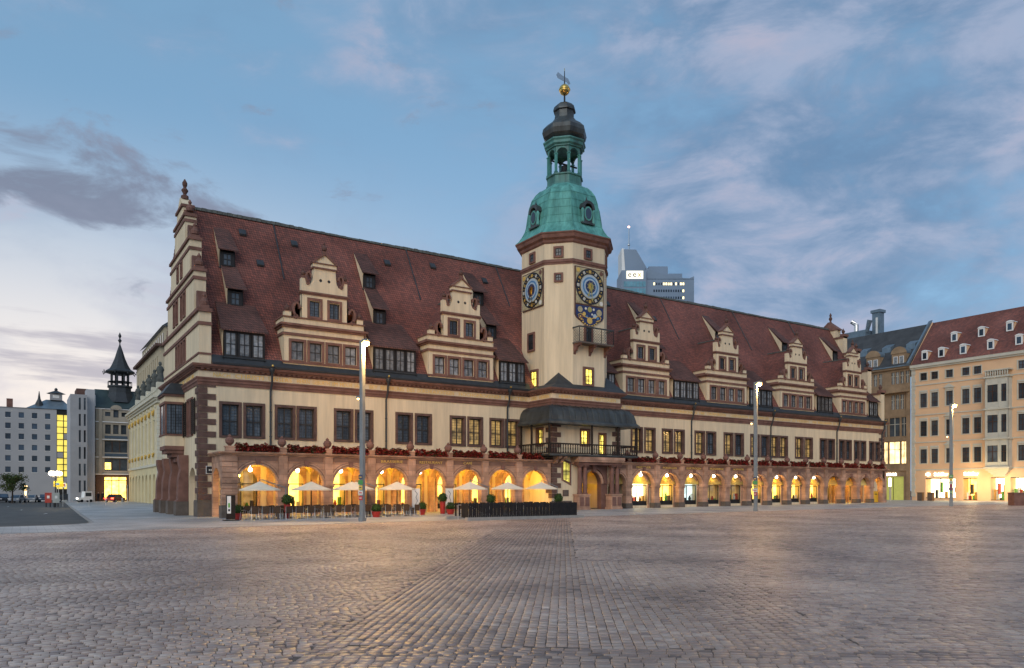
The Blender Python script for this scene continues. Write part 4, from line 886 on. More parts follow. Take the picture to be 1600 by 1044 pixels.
# portal
pt = MB(); FY = -5.1
pt.box(33.5, 38.95, FY + .1, BY, 4.35, 4.62, STONE); pt.box(33.35, 39.1, FY - .1, BY, 4.62, 4.78, ARC); pt.box(33.3, 39.15, FY - .15, BY, 4.78, 5.1, ARC)
archivolt(pt, 35.95, 1.2, 1.42, 2.55, BY - .16, BY, ARC); archivolt(pt, 35.95, 1.5, 1.75, 2.55, BY - .22, BY, STONE)
pt.ext([(35.8, 3.7), (36.1, 3.7), (36.2, 4.35), (35.7, 4.35)], BY - .5, BY, STONE)
ptl = pt.build('portal', hall)
pdm = MB(); pdm.box(-.72, .72, -.45, .55, gz(36) - .3, .2, ARC); pdm.box(-.66, .66, -.4, .5, .2, 1.35, ARC); pdm.box(-.74, .74, -.46, .5, 1.35, 1.5, ARC)
for dx in (-.33, .33): pdm.box(dx - .22, dx + .22, -.46, -.4, .35, 1.2, STONE)
a0 = pdm.build('pedestal', ptl, loc=(34.2, FY + .55, 0)); KIDS[a0.name] = []; dup(a0, ptl, (38.3, FY + .55, 0))
cl = MB(); cl.lathe([(.26, 0), (.28, .08), (.22, .16), (.22, .3), (.2, 2.4), (.185, 2.55), (.25, 2.62), (.25, 2.7)], (0, 0, 0), STONE, 14); cl.box(-.3, .3, -.3, .3, 2.7, 2.86, STONE)
c1 = cl.build('column', ptl, loc=(33.88, FY + .5, 1.5), smooth=False); KIDS[c1.name] = []
for x in (34.55, 37.98, 38.65): dup(c1, ptl, (x, FY + .5, 1.5))
point_light('portal_lamp_light', (36.2, -2.2, 3.6), 60, LAMP_W, ptl, .1)
# tower -----------------------------------------------------------------
TX, TY, TW, TC = 35.75, .3, 8.0, 2.0
def octo(s=1.0, w=TW, c=TC):
    h = w / 2; p = [(-h + c, -h), (h - c, -h), (h, -h + c), (h, h - c), (h - c, h), (-h + c, h), (-h, h - c), (-h, -h + c)]
    return [(TX + x * s, TY + y * s) for x, y in p]
def loft(mb, secs, m, caps=True):
    n = len(secs[0][0]); vs = [(x, y, z) for pts, z in secs for x, y in pts]; fs = []
    for j in range(len(secs) - 1):
        for i in range(n): fs.append((j * n + i, j * n + (i + 1) % n, (j + 1) * n + (i + 1) % n, (j + 1) * n + i))
    if caps: fs += [tuple(range(n)), tuple((len(secs) - 1) * n + i for i in range(n))]
    mb.add(vs, fs, m)
q = MB(); loft(q, [(octo(), 11.3), (octo(), 26.3)], CREAM)
yf = TY - TW / 2; xf = TX - TW / 2
for xa, xb, za, zb, face in ((TX - 1.75, TX + 1.75, 12.4, 23.95, 0),):
    pass
tower = q.build('tower', hall)
q = MB(); oc = octo(); loop = oc + [oc[0]]
for z0, z1, d in ((24.12, 24.3, .07), (24.3, 24.58, .14)): loft(q, [(octo(1 + d / 4), z0), (octo(1 + d / 4), z1)], STONE)
loft(q, [(octo(1.01), 26.18), (octo(1.04), 26.3), (octo(1.05), 26.5), (octo(1.11), 26.66), (octo(1.13), 26.95), (octo(1.155), 27.05), (octo(1.155), 27.15)], STONE); q.build('cornice', tower)
def tw(x, y, z, w, h, pm, rz, sw=.2, c=2, r_=2):
    o = window(w, h, sw, pm, c, r_, single=True, parent=tower, recess=-.02, proud=.1); o.location = (x, y, z); o.rotation_euler.z = rz
DG = R(-45); dx_, dy_ = TX - TW / 2 + TC / 2, TY - TW / 2 + TC / 2
for x, y, rz in ((TX - .15, yf - .05, 0), (dx_ - .035, dy_ - .035, DG), (xf - .05, TY, R(-90)), (TX + TW / 2 - TC / 2 + .035, dy_ - .035, R(45))): tw(x, y, 24.75, 1.0, 1.1, PANE_P, rz)
tw(dx_ - .035, dy_ - .035, 22.35, .9, .9, PANE_P, DG, .16)
tw(TX - .1, yf - .05, 12.2, 1.35, 1.9, PANE_Y, 0); tw(xf - .05, TY - .35, 12.1, 1.35, 1.9, PANE_Y, R(-90)); tw(xf - .05, TY + .2, 15.9, 1.25, 1.9, PANE_P, R(-90)); tw(TX - .1, yf - .05, 16.4, 1.1, 1.8, PANE_P, 0)
# clocks
CB = mat('clock_black', (.018, .017, .02), .5, .2, 5); CBL = mat('clock_blue', (.08, .21, .40), .5, .15, 4); CPB = mat('clock_pale_blue', (.40, .49, .56), .5, .12, 4); CNV = mat('clock_navy', (.02, .035, .12), .5, .2, 4); CWH = mat('clock_white', (.7, .68, .6), .5, .05, 4); CSN = mat('clock_stone', (.42, .36, .22), .7, .3, 5)
def disc(mb, cx, cz, r, y, m, n=36, r0=0):
    o = [(cx + r * math.cos(2 * math.pi * i / n), cz + r * math.sin(2 * math.pi * i / n)) for i in range(n)]
    mb.ext(o, y, y + .03, m)
def clock(pend):
    q = MB(); q.box(-1.82, 1.82, -.12, 0, -1.87, 1.87, STONE_D); q.box(-1.72, 1.72, -.15, -.12, -1.77, 1.77, CSN)
    disc(q, 0, 0, 1.76, -.18, CB, 48); disc(q, 0, 0, 1.22, -.215, CSN, 40); disc(q, 0, 0, 1.16, -.23, CPB, 40); disc(q, 0, 0, .95, -.25, CBL, 40); disc(q, 0, 0, .78, -.27, CPB, 40); disc(q, 0, 0, .62, -.29, CNV, 32)
    for k in range(12):
        a = 2 * math.pi * k / 12; c, s_ = math.cos(a), math.sin(a)
        for off in ((-.09, 0, .09) if k % 3 else (-.12, -.04, .04, .12)):
            pts = [(1.33, off - .025), (1.62, off - .025), (1.62, off + .025), (1.33, off + .025)]
            q.ext([(x * c - z * s_, x * s_ + z * c) for x, z in pts], -.21, -.18, GOLDL if k % 2 else CWH)
        a2 = a + math.pi / 12; disc(q, 1.48 * math.cos(a2), 1.48 * math.sin(a2), .055, -.2, GOLDL, 8)
    for k in range(16):
        a = 2 * math.pi * k / 16; c, s_ = math.cos(a), math.sin(a); rr = .58 if k % 2 else .46
        q.ext([(x * c - z * s_, x * s_ + z * c) for x, z in ((.15, -.07), (rr, 0), (.15, .07))], -.32, -.29, GOLD)
    disc(q, 0, 0, .2, -.33, GOLD, 20)
    for sx in (-1, 1):
        for sz in (-1, 1): disc(q, sx * 1.45, sz * 1.5, .22, -.19, (CSN, CWH, GOLDL, STONE)[(sx + 1) // 2 + (sz + 1)], 14)
    for a, ln, w in ((R(-82), 1.5, .06), (R(-108), 1.05, .08)):
        c, s_ = math.cos(a), math.sin(a); q.ext([(x * c - z * s_, x * s_ + z * c) for x, z in ((-.3, -w), (ln * .8, -w * .5), (ln * .82, -w * 2.2), (ln, 0), (ln * .82, w * 2.2), (ln * .8, w * .5), (-.3, w))], -.36, -.34, GOLD)
    if pend:
        out_ = [(-1.82, -1.87), (-1.82, -2.9), (-1.6, -3.2), (-.8, -3.62), (0, -4.0), (.8, -3.62), (1.6, -3.2), (1.82, -2.9), (1.82, -1.87)]
        q.ext(out_, -.1, 0, STONE_D); q.ext([(x * .94, -1.93 + (z + 1.87) * .93) for x, z in out_], -.13, -.1, CNV)
        for x, z, r_, m in ((0, -2.25, .27, GOLD), (-1.2, -2.35, .3, CSN), (1.2, -2.45, .34, CSN), (0, -3.35, .33, GOLDL), (-.7, -2.75, .2, GOLDL), (.65, -2.85, .24, CPB), (-.95, -3.0, .16, STONE), (1.0, -3.0, .15, CBL), (-.5, -2.2, .13, CWH), (.5, -2.2, .12, CWH), (.3, -2.7, .1, CWH), (-.35, -3.0, .13, CBL)): disc(q, x, z, r_, -.16, m, 14)
        for k in range(10):
            a = R(200 + k * 14); r_ = 1.25; cx_, cz_ = r_ * math.cos(a), -2.6 + r_ * math.sin(a); disc(q, cx_, cz_, .09, -.15, GOLDL, 8)
        for s_ in (-1, 1): q.tube([(s_ * .25, -.14, -3.1), (s_ * .7, -.14, -3.0), (s_ * 1.1, -.14, -2.75), (s_ * 1.45, -.14, -2.9), (s_ * 1.3, -.14, -3.2), (s_ * .8, -.14, -3.35)], .05, GOLDL, 5)
    return q
clock(True).build('clock', tower, loc=(TX, yf, 22.05)); clock(False).build('clock', tower, loc=(xf, TY - .1, 22.0), rz=R(-90))
# tower balcony
q = MB(); b0x, b1x, by = TX - 2.05, TX + 2.3, yf - 1.1
q.box(b0x, b1x, by, yf, 16.2, 16.36, PLINTH); q.box(b0x, b1x, by, by + .07, 17.72, 17.85, COPPER_D); q.box(b0x, b0x + .07, by + .07, yf, 17.72, 17.85, COPPER_D); q.box(b1x - .07, b1x, by + .07, yf, 17.72, 17.85, COPPER_D)
for x in (b0x, TX - .8, TX + .7, b1x - .05): q.box(x, x + .05, by, by + .05, 16.36, 17.72, IRON)
tb = q.build('tower_balcony', tower)
q = MB()
for k in range(14):
    for j in range(5):
        cx_, cz_ = b0x + .2 + k * .31, 16.52 + j * .27; q.tube([(cx_ + .13 * math.cos(t * math.pi / 3), by + .03, cz_ + .13 * math.sin(t * math.pi / 3)) for t in range(7)], .014, IRON, 4)
for k in range(3):
    for j in range(5):
        cy_, cz_ = by + .25 + k * .3, 16.52 + j * .27; q.tube([(b0x + .03, cy_ + .13 * math.cos(t * math.pi / 3), cz_ + .13 * math.sin(t * math.pi / 3)) for t in range(7)], .014, IRON, 4)
q.build('ironwork', tower)
q = MB(); q.ext([(yf, 15.2), (yf, 16.2), (by + .1, 16.2), (by + .2, 16.0), (yf - .5, 15.9), (yf - .35, 15.6), (yf - .15, 15.5)], -.14, .14, STONE, 'x'); k0 = q.build('bracket', tower, loc=(b0x + .25, 0, 0)); KIDS[k0.name] = []
for x in (TX + .1, b1x - .25): dup(k0, tower, (x, 0, 0))
# skirt roof round the foot of the tower
q = MB(); z0 = 11.72; o_ = [(BX0 - .5, BY - .5), (BX1 + .5, BY - .5), (BX1 + .5, .8), (BX0 - .5, .8)]; i_ = [(xf - .02, yf - .02), (TX + 4.02, yf - .02), (TX + 4.02, 1.2), (xf - .02, 1.2)]
for k in (0, 1, 3): a, b_ = k, (k + 1) % 4; q.add([(*o_[a], z0), (*o_[b_], z0), (*i_[b_], 12.25), (*i_[a], 12.25)], [(0, 1, 2, 3)], SLATE)
for sx, c in ((1, (xf, yf)), (-1, (TX + 4, yf))):
    a = (c[0] - sx * .3, c[1] - .3, 12.0); p1 = (c[0] + sx * 2.05, c[1] - .15, 12.15); p2 = (c[0] - sx * .15, c[1] + 2.05, 12.15); ap = (c[0] + sx * .98, c[1] + .98, 13.45)
    q.add([a, p1, p2, ap], [(0, 1, 3), (0, 2, 3), (1, 2, 3)], SLATE)
q.build('skirt_roof', tower)
q = MB(); loft(q, [(octo(s_), z) for s_, z in ((1.14, 27.16), (1.07, 27.4), (.99, 27.9), (.93, 28.4), (.885, 29.2), (.86, 30.0), (.825, 30.9), (.765, 31.7), (.67, 32.3), (.56, 32.75), (.43, 33.1))], COPPER)
dome = q.build('dome', tower)
q = MB()
for i in range(8):
    pts = [octo(s_)[i] + (z,) for s_, z in ((1.14, 27.17), (1.07, 27.41), (.99, 27.91), (.93, 28.41), (.885, 29.21), (.86, 30.01), (.825, 30.91), (.765, 31.71), (.67, 32.31), (.56, 32.76))]; q.tube(pts, .05, COPPER, 5)
for s_, z in ((.93, 28.4), (.885, 29.2), (.86, 30.0), (.829, 30.8), (.77, 31.65)):
    p = octo(s_ + .003); q.tube([(x, y, z) for x, y in p + [p[0]]], .02, COPPER, 4)
q.build('dome_seams', tower)
ow = MB(); ow.box(-.62, .62, -.28, .5, 0, 1.5, COPPER_D); archivolt(ow, 0, .5, .78, 1.35, -.4, .5, COPPER_D, 12); ow.box(-.8, .8, -.36, .3, -.2, 0, COPPER_D)
for s_ in (-1, 1): ow.lathe([(.05, -.2), (.18, 0), (.12, .6), (.2, 1.1), (.06, 1.4)], (s_ * .68, -.25, 0), COPPER, 8)
ow.lathe([(.12, 1.95), (.2, 2.15), (.05, 2.4), (.02, 2.6)], (0, 0, 0), COPPER_D, 8)
pts = [(.36 * math.cos(2 * math.pi * i / 16), .85 + .55 * math.sin(2 * math.pi * i / 16)) for i in range(16)]; ow.ext([(x * 1.35, .85 + (z - .85) * 1.3) for x, z in pts], -.33, -.28, COPPER); ow.ext(pts, -.36, -.33, PANE_B)
for x, y, rz in ((TX, TY - 3.62, 0), (TX - 3.62, TY, R(-90)), (TX + 3.62, TY, R(90)), (TX, TY + 3.62, R(180))):
    if rz == 0: w0 = ow.build('dome_oculus', tower, loc=(x, y, 28.55)); KIDS[w0.name] = []
    else: dup(w0, tower, (x, y, 28.55), rz)
ROT = R(22.5)
def reg(r): return [(TX + r * math.cos(ROT + i * math.pi / 4), TY + r * math.sin(ROT + i * math.pi / 4)) for i in range(8)]
q = MB(); loft(q, [(reg(1.98), 33.0), (reg(1.92), 33.25), (reg(1.85), 33.3), (reg(1.85), 34.0), (reg(1.98), 34.05), (reg(1.98), 34.18)], COPPER_M)
loft(q, [(reg(1.95), 36.95), (reg(1.95), 37.05), (reg(2.15), 37.2), (reg(2.15), 37.45), (reg(2.28), 37.6), (reg(2.28), 37.72), (reg(1.9), 37.8)], COPPER_M)
pr = reg(1.72)
for i in range(8):
    x, y = pr[i]; q.box(x - .105, x + .105, y - .105, y + .105, 34.18, 36.15, COPPER); q.box(x - .15, x + .15, y - .15, y + .15, 36.15, 36.26, COPPER); q.box(x - .15, x + .15, y - .15, y + .15, 34.18, 34.4, COPPER_M)
    x2, y2 = pr[(i + 1) % 8]; d = Vector((x2 - x, y2 - y)); ln = d.length; an = math.atan2(d.y, d.x); t = MB()
    t.ext(arch_pts(.0, ln, 36.2, 36.98, ln / 2, ln / 2 - .1, 36.22, 10), -.08, .08, COPPER_M)
    M_ = Matrix.Translation((x, y, 0)) @ Matrix.Rotation(an, 4, 'Z'); q.add([tuple(M_ @ Vector(v)) for v in t.v], t.f, COPPER_M)
    t = MB(); t.box(.2, ln - .2, -.12, -.06, 33.45, 33.85, COPPER_D); q.add([tuple(M_ @ Vector(v)) for v in t.v], t.f, COPPER_D)
q.build('lantern', tower)
q = MB(); q.lathe([(.62, 34.6), (.58, 34.75), (.42, 35.1), (.3, 35.5), (.12, 35.6)], (TX, TY, 0), IRON, 14); q.tube([(TX - 1.6, TY, 35.7), (TX + 1.6, TY, 35.7)], .09, IRON, 6); q.build('bell', tower)
q = MB(); loft(q, [(reg(r_), z) for r_, z in ((1.65, 37.75), (1.85, 37.9), (2.25, 38.25), (2.38, 38.7), (2.28, 39.15), (1.85, 39.6), (1.35, 39.95), (1.08, 40.3), (1.0, 40.7), (1.02, 41.05), (1.2, 41.12), (1.2, 41.25), (1.1, 41.55), (.8, 41.85), (.3, 42.1), (.12, 42.2))], COPPER_D); q.build('onion_dome', tower)
q = MB(); q.tube([(TX, TY, 42.1), (TX, TY, 45.4)], [.1, .04], IRON, 8); q.build('spire_rod', tower)
q = MB(); q.ball((TX, TY, 43.45), .56, GOLD, 20, 12); q.lathe([(.6, -.04), (.6, .04)], (TX, TY, 43.45), GOLD, 20); q.build('gilt_ball', tower, smooth=True)
q = MB(); vp = [(-1.15, 44.75), (-.95, 45.05), (-.3, 44.85), (.5, 44.75), (.85, 44.3), (.6, 44.15), (.35, 44.35), (-.3, 44.35), (-.95, 44.45)]
q.ext([(TX + x * .9, z) for x, z in vp], TY - .02, TY + .02, STEEL); q.tube([(TX, TY, 45.3), (TX, TY, 45.7)], .03, GOLD, 5); q.build('weathervane', tower)
# flower boxes: red geraniums between the urns
LEAF = mat('geranium_leaf', (.040, .052, .016), .6, .4, 5); PETAL = mat('geranium_flower', (.30, .036, .026), .6, .4, 6); PETAL2 = mat('geranium_flower_dark', (.22, .028, .022), .6, .3, 6)
def flower_box(L_):
    q = MB(); bx = MB(); bx.box(0, L_, -.22, .16, 0, .14, WOOD)
    n = int(L_ * 420)
    for k in range(n):
        x = random.uniform(.0, L_); y = random.gauss(-.12, .17); zt = .0 + (.56 + .07 * math.sin(x * 3.7) + .05 * math.sin(x * 9.1)) * math.exp(-((y + .05) / .36) ** 2) * random.uniform(.25, 1.08); s_ = random.uniform(.06, .12)
        m = random.choice((PETAL, PETAL, PETAL2, LEAF, PETAL2)); a, b_ = random.uniform(0, 6.28), random.uniform(-.9, .9)
        u = Vector((math.cos(a), math.sin(a), random.uniform(-.5, .5))) * s_; w = Vector((-math.sin(a), math.cos(a), b_)) * s_ * .8; c = Vector((x, y, zt))
        q.add([c - u, c - w, c + u, c + w], [(0, 1, 2, 3)], m)
    return bx, q
span = [(tops[i] + .34, tops[i + 1] - .34) for i in range(len(tops) - 1) if not (tops[i] < 31 < tops[i + 1])] + [(27.7, 30.0), (41.3 - 1.6, 40.5)]
cache = {}
for a, b_ in span:
    L_ = round(b_ - a, 1); t = thing('flower_box', 'long box of dark red geraniums above an unlettered arch of the arcade', 'flower box', (a, AY0 + .1, AT + .27), group='flower boxes along the arcade parapet')
    bx, fl_ = flower_box(L_); bx.build('trough', t); fl_.build('flowers', t)['kind'] = 'stuff'
    bi = [k for k, (p, q_) in enumerate(bays) if p - .5 < (a + b_) / 2 < q_ + .5]
    if bi and bi[0] in words: t['label'] = 'long box of dark red geraniums above the %s panel of the arcade' % words[bi[0]]; t['label'] = t['label'].replace('the %s' % words[bi[0]], 'the ' + words[bi[0]])
# ------------------------------------------------------------------ things on the square
CANVAS = mat('parasol_canvas', (.80, .69, .53), .85, .06, 2); RATTAN = mat('brown_wicker', (.075, .045, .028), .7, .3, 30, .4, 90); REDPOT = mat('red_pot', (.36, .022, .016), .4, .12, 2); BOX = mat('boxwood', (.030, .060, .014), .7, .4, 9); BOX2 = mat('boxwood_light', (.055, .095, .022), .7, .4, 9)
TABLE = mat('table_top', (.22, .12, .05), .45, .2, 3); GREY = mat('grey_paint', (.20, .215, .22), .5, .15, 1.5); DARK = mat('dark_slats', (.022, .021, .022), .6, .3, 3); CONC = mat('concrete', (.33, .31, .28), .85, .15, 2, .2, 20)
def parasol(x, y, side, label):
    z = gz(x); t = thing('parasol', label, 'parasol', (x, y, z), group='white parasols on the terrace')
    H = 2.72; E_ = 2.12; hw = 1.3
    c = MB(); n = 8
    rim = [(hw * math.copysign(min(1, abs(math.cos(a)) * 1.42), math.cos(a)), hw * math.copysign(min(1, abs(math.sin(a)) * 1.42), math.sin(a))) for a in [R(22.5 + 45 * i) for i in range(8)]]
    vs = [(0, 0, H)] + [(px * .5, py * .5, (H + E_) / 2 - .03) for px, py in rim] + [(px, py, E_ + .0) for px, py in rim] + [(px, py, E_ - .09) for px, py in rim]
    fs = [(0, 1 + i, 1 + (i + 1) % 8) for i in range(8)] + [(1 + i, 9 + i, 9 + (i + 1) % 8, 1 + (i + 1) % 8) for i in range(8)] + [(9 + i, 17 + i, 17 + (i + 1) % 8, 9 + (i + 1) % 8) for i in range(8)]
    c.add(vs, fs, CANVAS); c.build('canopy', t)
    for i in range(8):
        r_ = MB(); px, py = rim[i]; r_.tube([(0, 0, H - .1), (px * .97, py * .97, E_ - .02)], .012, STEEL, 4); r_.build('rib', t)
    p = MB()
    if side == 0:
        p.tube([(0, 0, 0), (0, 0, H + .08)], .045, WOOD, 8)
    else:
        p.tube([(side * 1.95, .2, 0), (side * 1.95, .2, 2.25)], .045, GREY, 8); p.tube([(side * 1.95, .2, 2.25), (side * .2, 0, H + .1), (0, 0, H + .1), (0, 0, H - .15)], .04, GREY, 6)
    p.build('pole', t)
    b_ = MB(); bx = side * 1.95; b_.box(bx - .4, bx + .4, -.3, .5, 0, .09, CONC); b_.build('base', t)
PY = -6.4
for u, side, lb in ((406, 1, 'white parasol over the terrace by the menu stand'), (486.5, 0, 'white parasol on a dark pole beside the tall red pot'), (549.5, 0, 'white parasol behind the grey lamp column'), (576, 1, 'white parasol half hidden by the grey lamp column'),
                    (620.5, 0, 'white parasol under the BRASSERIE panel'), (734.5, 1, 'white parasol under the CAFÉ panel beside the slatted enclosure'), (793.5, 0, 'white parasol behind the slatted enclosure, between two others'), (846, 1, 'white parasol beside the quoined tower corner')):
    parasol(on_y(u, PY - (1.0 if u == 576 else 0)), PY - (-1.6 if u == 576 else 0), side, lb)
def chair():
    t = thing('chair', 'brown wicker armchair with steel legs on the terrace before the arcade', 'chair', group='wicker chairs on the terrace')
    q = MB(); q.box(-.23, .23, -.22, .22, .42, .46, RATTAN); q.build('seat', t)
    q = MB(); q.ext([(-.23, .44), (.23, .44), (.25, .86), (.2, .9), (-.2, .9), (-.25, .86)], .21, .245, RATTAN); q.build('backrest', t)
    for sx in (-1, 1):
        q = MB(); q.tube([(sx * .27, -.24, 0), (sx * .27, -.24, .62), (sx * .27, -.1, .66), (sx * .27, .24, .66)], .014, STEEL, 5); q.build('front_leg', t)
        q = MB(); q.tube([(sx * .27, .30, 0), (sx * .25, .23, .44), (sx * .25, .23, .88)], .014, STEEL, 5); q.build('back_leg', t)
    return remember(t)
def table():
    t = thing('table', 'small square wooden table on the terrace before the arcade', 'table', group='terrace tables')
    q = MB(); q.box(-.36, .36, -.36, .36, .71, .745, TABLE); q.build('table_top', t); q = MB(); q.tube([(0, 0, .03), (0, 0, .71)], .03, STEEL, 6); q.lathe([(.24, 0), (.22, .03), (.03, .04)], (0, 0, 0), IRON, 12); q.build('pedestal', t)
    return remember(t)
ch0, tb0 = chair(), table(); fc = ft = True
rows = [(-8.2, [2.3, 3.9, 5.5, 7.4, 9.0, 10.6, 12.2, 13.8]), (-5.7, [2.9, 4.7, 7.4, 9.3, 11.2, 13.1]), (-9.0, []), (-6.6, [19.6, 21.9, 24.6, 27.2])]
for ry, xs_ in rows:
    for x in xs_:
        y = ry + random.uniform(-.15, .15); z = gz(x) + .01; where = 'behind the slatted enclosure' if x > 18 else ('in the outer terrace row' if ry < -7 else 'in the inner terrace row by the piers')
        o = tb0 if ft else dup(tb0, None); ft = False; o.location = (x, y, z); o.rotation_euler.z = random.uniform(-.1, .1); o['label'] = 'small square wooden table ' + where
        for dx, dy, rz in ((-.38, -.72, 180), (.42, -.75, 180), (-.4, .72, 0), (.4, .75, 0), (-.85, .05, 90)):
            if rz == 90 and random.random() < .55: continue
            o = ch0 if fc else dup(ch0, None); fc = False
            o.location = (x + dx + random.uniform(-.06, .06), y + dy + random.uniform(-.08, .08), z); o.rotation_euler.z = R(rz) + random.uniform(-.25, .25)
            o['label'] = 'brown wicker armchair %s ' % {180: 'facing away from the square', 0: 'facing the square', 90: 'beside its table'}[rz] + where
def leafball(mb, c, r, n, sz=1.0):
    for k in range(n):
        v = Vector((random.gauss(0, 1), random.gauss(0, 1), random.gauss(0, 1))).normalized() * r * random.uniform(.72, 1.04); v.z *= sz
        a = Vector((random.gauss(0, 1), random.gauss(0, 1), random.gauss(0, 1))).normalized(); b_ = a.cross(v).normalized() * r * .13; a = a * r * .13; p = Vector(c) + v
        mb.add([p - a, p - b_, p + a, p + b_], [(0, 1, 2, 3)], random.choice((BOX, BOX, BOX2)))
def planter(u, y, kind, label):
    x = on_y(u, y); t = thing('planter', label, 'planter', (x, y, gz(x) + .01), group=None)
    p = MB(); f = MB(); hp, r0, r1, br = {'low': (.42, .2, .28, .36), 'tall': (1.02, .2, .24, .42), 'round': (.38, .24, .36, .36), 'ball': (.9, .16, .2, .42)}[kind]
    p.lathe([(r0, 0), (r1, hp), (r1 + .03, hp), (r1 + .03, hp + .04), (r1 - .04, hp + .04), (r1 - .05, hp - .05)], (0, 0, 0), REDPOT if kind != 'ball' else IRON, 14); p.build('pot', t)
    f.ball((0, 0, hp + br * .75), br * .8, BOX, 10, 7); leafball(f, (0, 0, hp + br * .8), br, 420); f.build('foliage', t)
planter(372, -8.0, 'low', 'low red pot with a clipped green bush beside the menu stand'); planter(449, -7.4, 'tall', 'tall red pot with round green bush between the first two parasols'); planter(588, -9.4, 'round', 'wide red bowl with a green bush behind the lamp column')
planter(660, -7.2, 'low', 'low red pot with green bush at the end of the chairs'); planter(691.5, -5.8, 'tall', 'tall red square-looking pot standing before an arcade pier'); planter(704, -7.4, 'round', 'wide red bowl with green bush beside the slatted enclosure')
planter(767, -7.5, 'ball', 'dark round topiary ball behind the slatted enclosure'); planter(872.5, -8.5, 'ball', 'round topiary ball at the end of the slatted enclosure near the tower')
# menu stand, banners
x = on_y(361, -9.0); ms = thing('menu_stand', 'tall menu board on a stand at the corner of the terrace', 'menu board', (x, -9.0, gz(x)))
q = MB(); q.box(-.5, .5, -.3, .3, 0, .07, IRON); q.build('base', ms); q = MB(); q.box(-.32, .28, -.04, .04, .1, 1.75, WOOD); q.build('frame', ms); q = MB(); q.box(-.27, -.02, -.06, -.045, .5, 1.68, WHITE); q.box(-.2, -.08, -.065, -.06, .9, 1.2, goods_m[3]); q.box(-.2, -.08, -.065, -.06, .65, .8, goods_m[4]); q.build('board', ms)
for u, lb in ((650, 'white cloth banner with a grey curl hanging before an arcade pier by RESTAURANT'), (702, 'white cloth banner with a grey curl before the pier beside CAFÉ')):
    x = on_y(u, -4.3); t = thing('banner', lb, 'banner', (x, -4.3, gz(x)))
    q = MB(); q.box(-.36, .36, -.02, .02, .55, 2.15, WHITE); q.build('cloth', t); q = MB(); q.tube([(-.1, -.035, 1.95), (.1, -.035, 1.7), (-.02, -.035, 1.4), (.12, -.035, 1.1), (-.05, -.035, .8)], .03, GREY, 5); q.build('emblem', t); q = MB(); q.tube([(-.38, 0, 0), (-.38, 0, 2.2)], .02, STEEL, 5); q.build('pole', t)
# wall sign on the corner
sg = thing('wall_sign', 'small black sign on the dark corner quoins of the town hall', 'sign', (.95, -.1, 3.15)); q = MB(); q.box(-.45, .45, -.04, 0, 0, .62, WHITE); q.box(-.41, .41, -.05, -.04, .04, .58, CB); q.build('plate', sg)
q = MB()
for k in range(4): q.box(-.24 + k * .13, -.15 + k * .13, -.056, -.05, .24, .36, CWH)
q.build('print', sg)
# slatted stair enclosure
FX0, FX1, FY0, FY1 = 13.1, 22.1, -19.3, -16.4
fe = thing('slatted_enclosure', 'dark vertical slat fence around the stairway in the square', 'fence', ((FX0 + FX1) / 2, FY0, gz(18)))
ox, oy, oz = fe.location
q = MB()
for a, b_, c, d in ((FX0 - .2, FX1 + .5, FY0 - .15, FY0 + .15), (FX0 - .2, FX1 + .2, FY1 - .15, FY1 + .15), (FX1 - .1, FX1 + .2, FY0 + .15, FY1 - .15)): q.box(a - ox, b_ - ox, c - oy, d - oy, -.1, .2, CONC)
q.build('kerb_base', fe)
sl = MB(); sl.box(-.055, .055, -.02, .02, .16, 1.12, DARK); s0 = None
ps = [(x, FY0, 0) for x in np.arange(FX0 + .05, FX1, .145)] + [(x, FY1, 0) for x in np.arange(FX0 + .6, FX1, .29)] + [(FX1, y, R(90)) for y in np.arange(FY0 + .15, FY1, .2)] + [(FX0, y, R(90)) for y in np.arange(FY0 + .15, FY0 + 1.1, .16)]
for x, y, rz in ps:
    if s0 is None: s0 = sl.build('slat', fe, loc=(x - ox, y - oy, 0), rz=rz); KIDS[s0.name] = []
    else:
        c = dup(s0, fe, (float(x) - ox, float(y) - oy, random.uniform(-.01, .015)), rz + random.uniform(-.12, .12))
q = MB(); q.box(FX0 - ox, FX1 - ox, FY0 - oy + .02, FY0 - oy + .06, .95, 1.0, IRON); q.box(FX0 - ox, FX1 - ox, FY1 - oy + .02, FY1 - oy + .06, .95, 1.0, IRON)
q.tube([(FX0 - ox - .1, 1.3, 1.0), (FX0 - ox + .7, 1.3, 1.0), (FX0 - ox + 2.0, 1.3, .3)], .025, STEEL, 6); q.tube([(FX0 - ox - .1, 1.3, 0), (FX0 - ox - .1, 1.3, 1.0)], .025, STEEL, 6); q.build('handrail', fe)
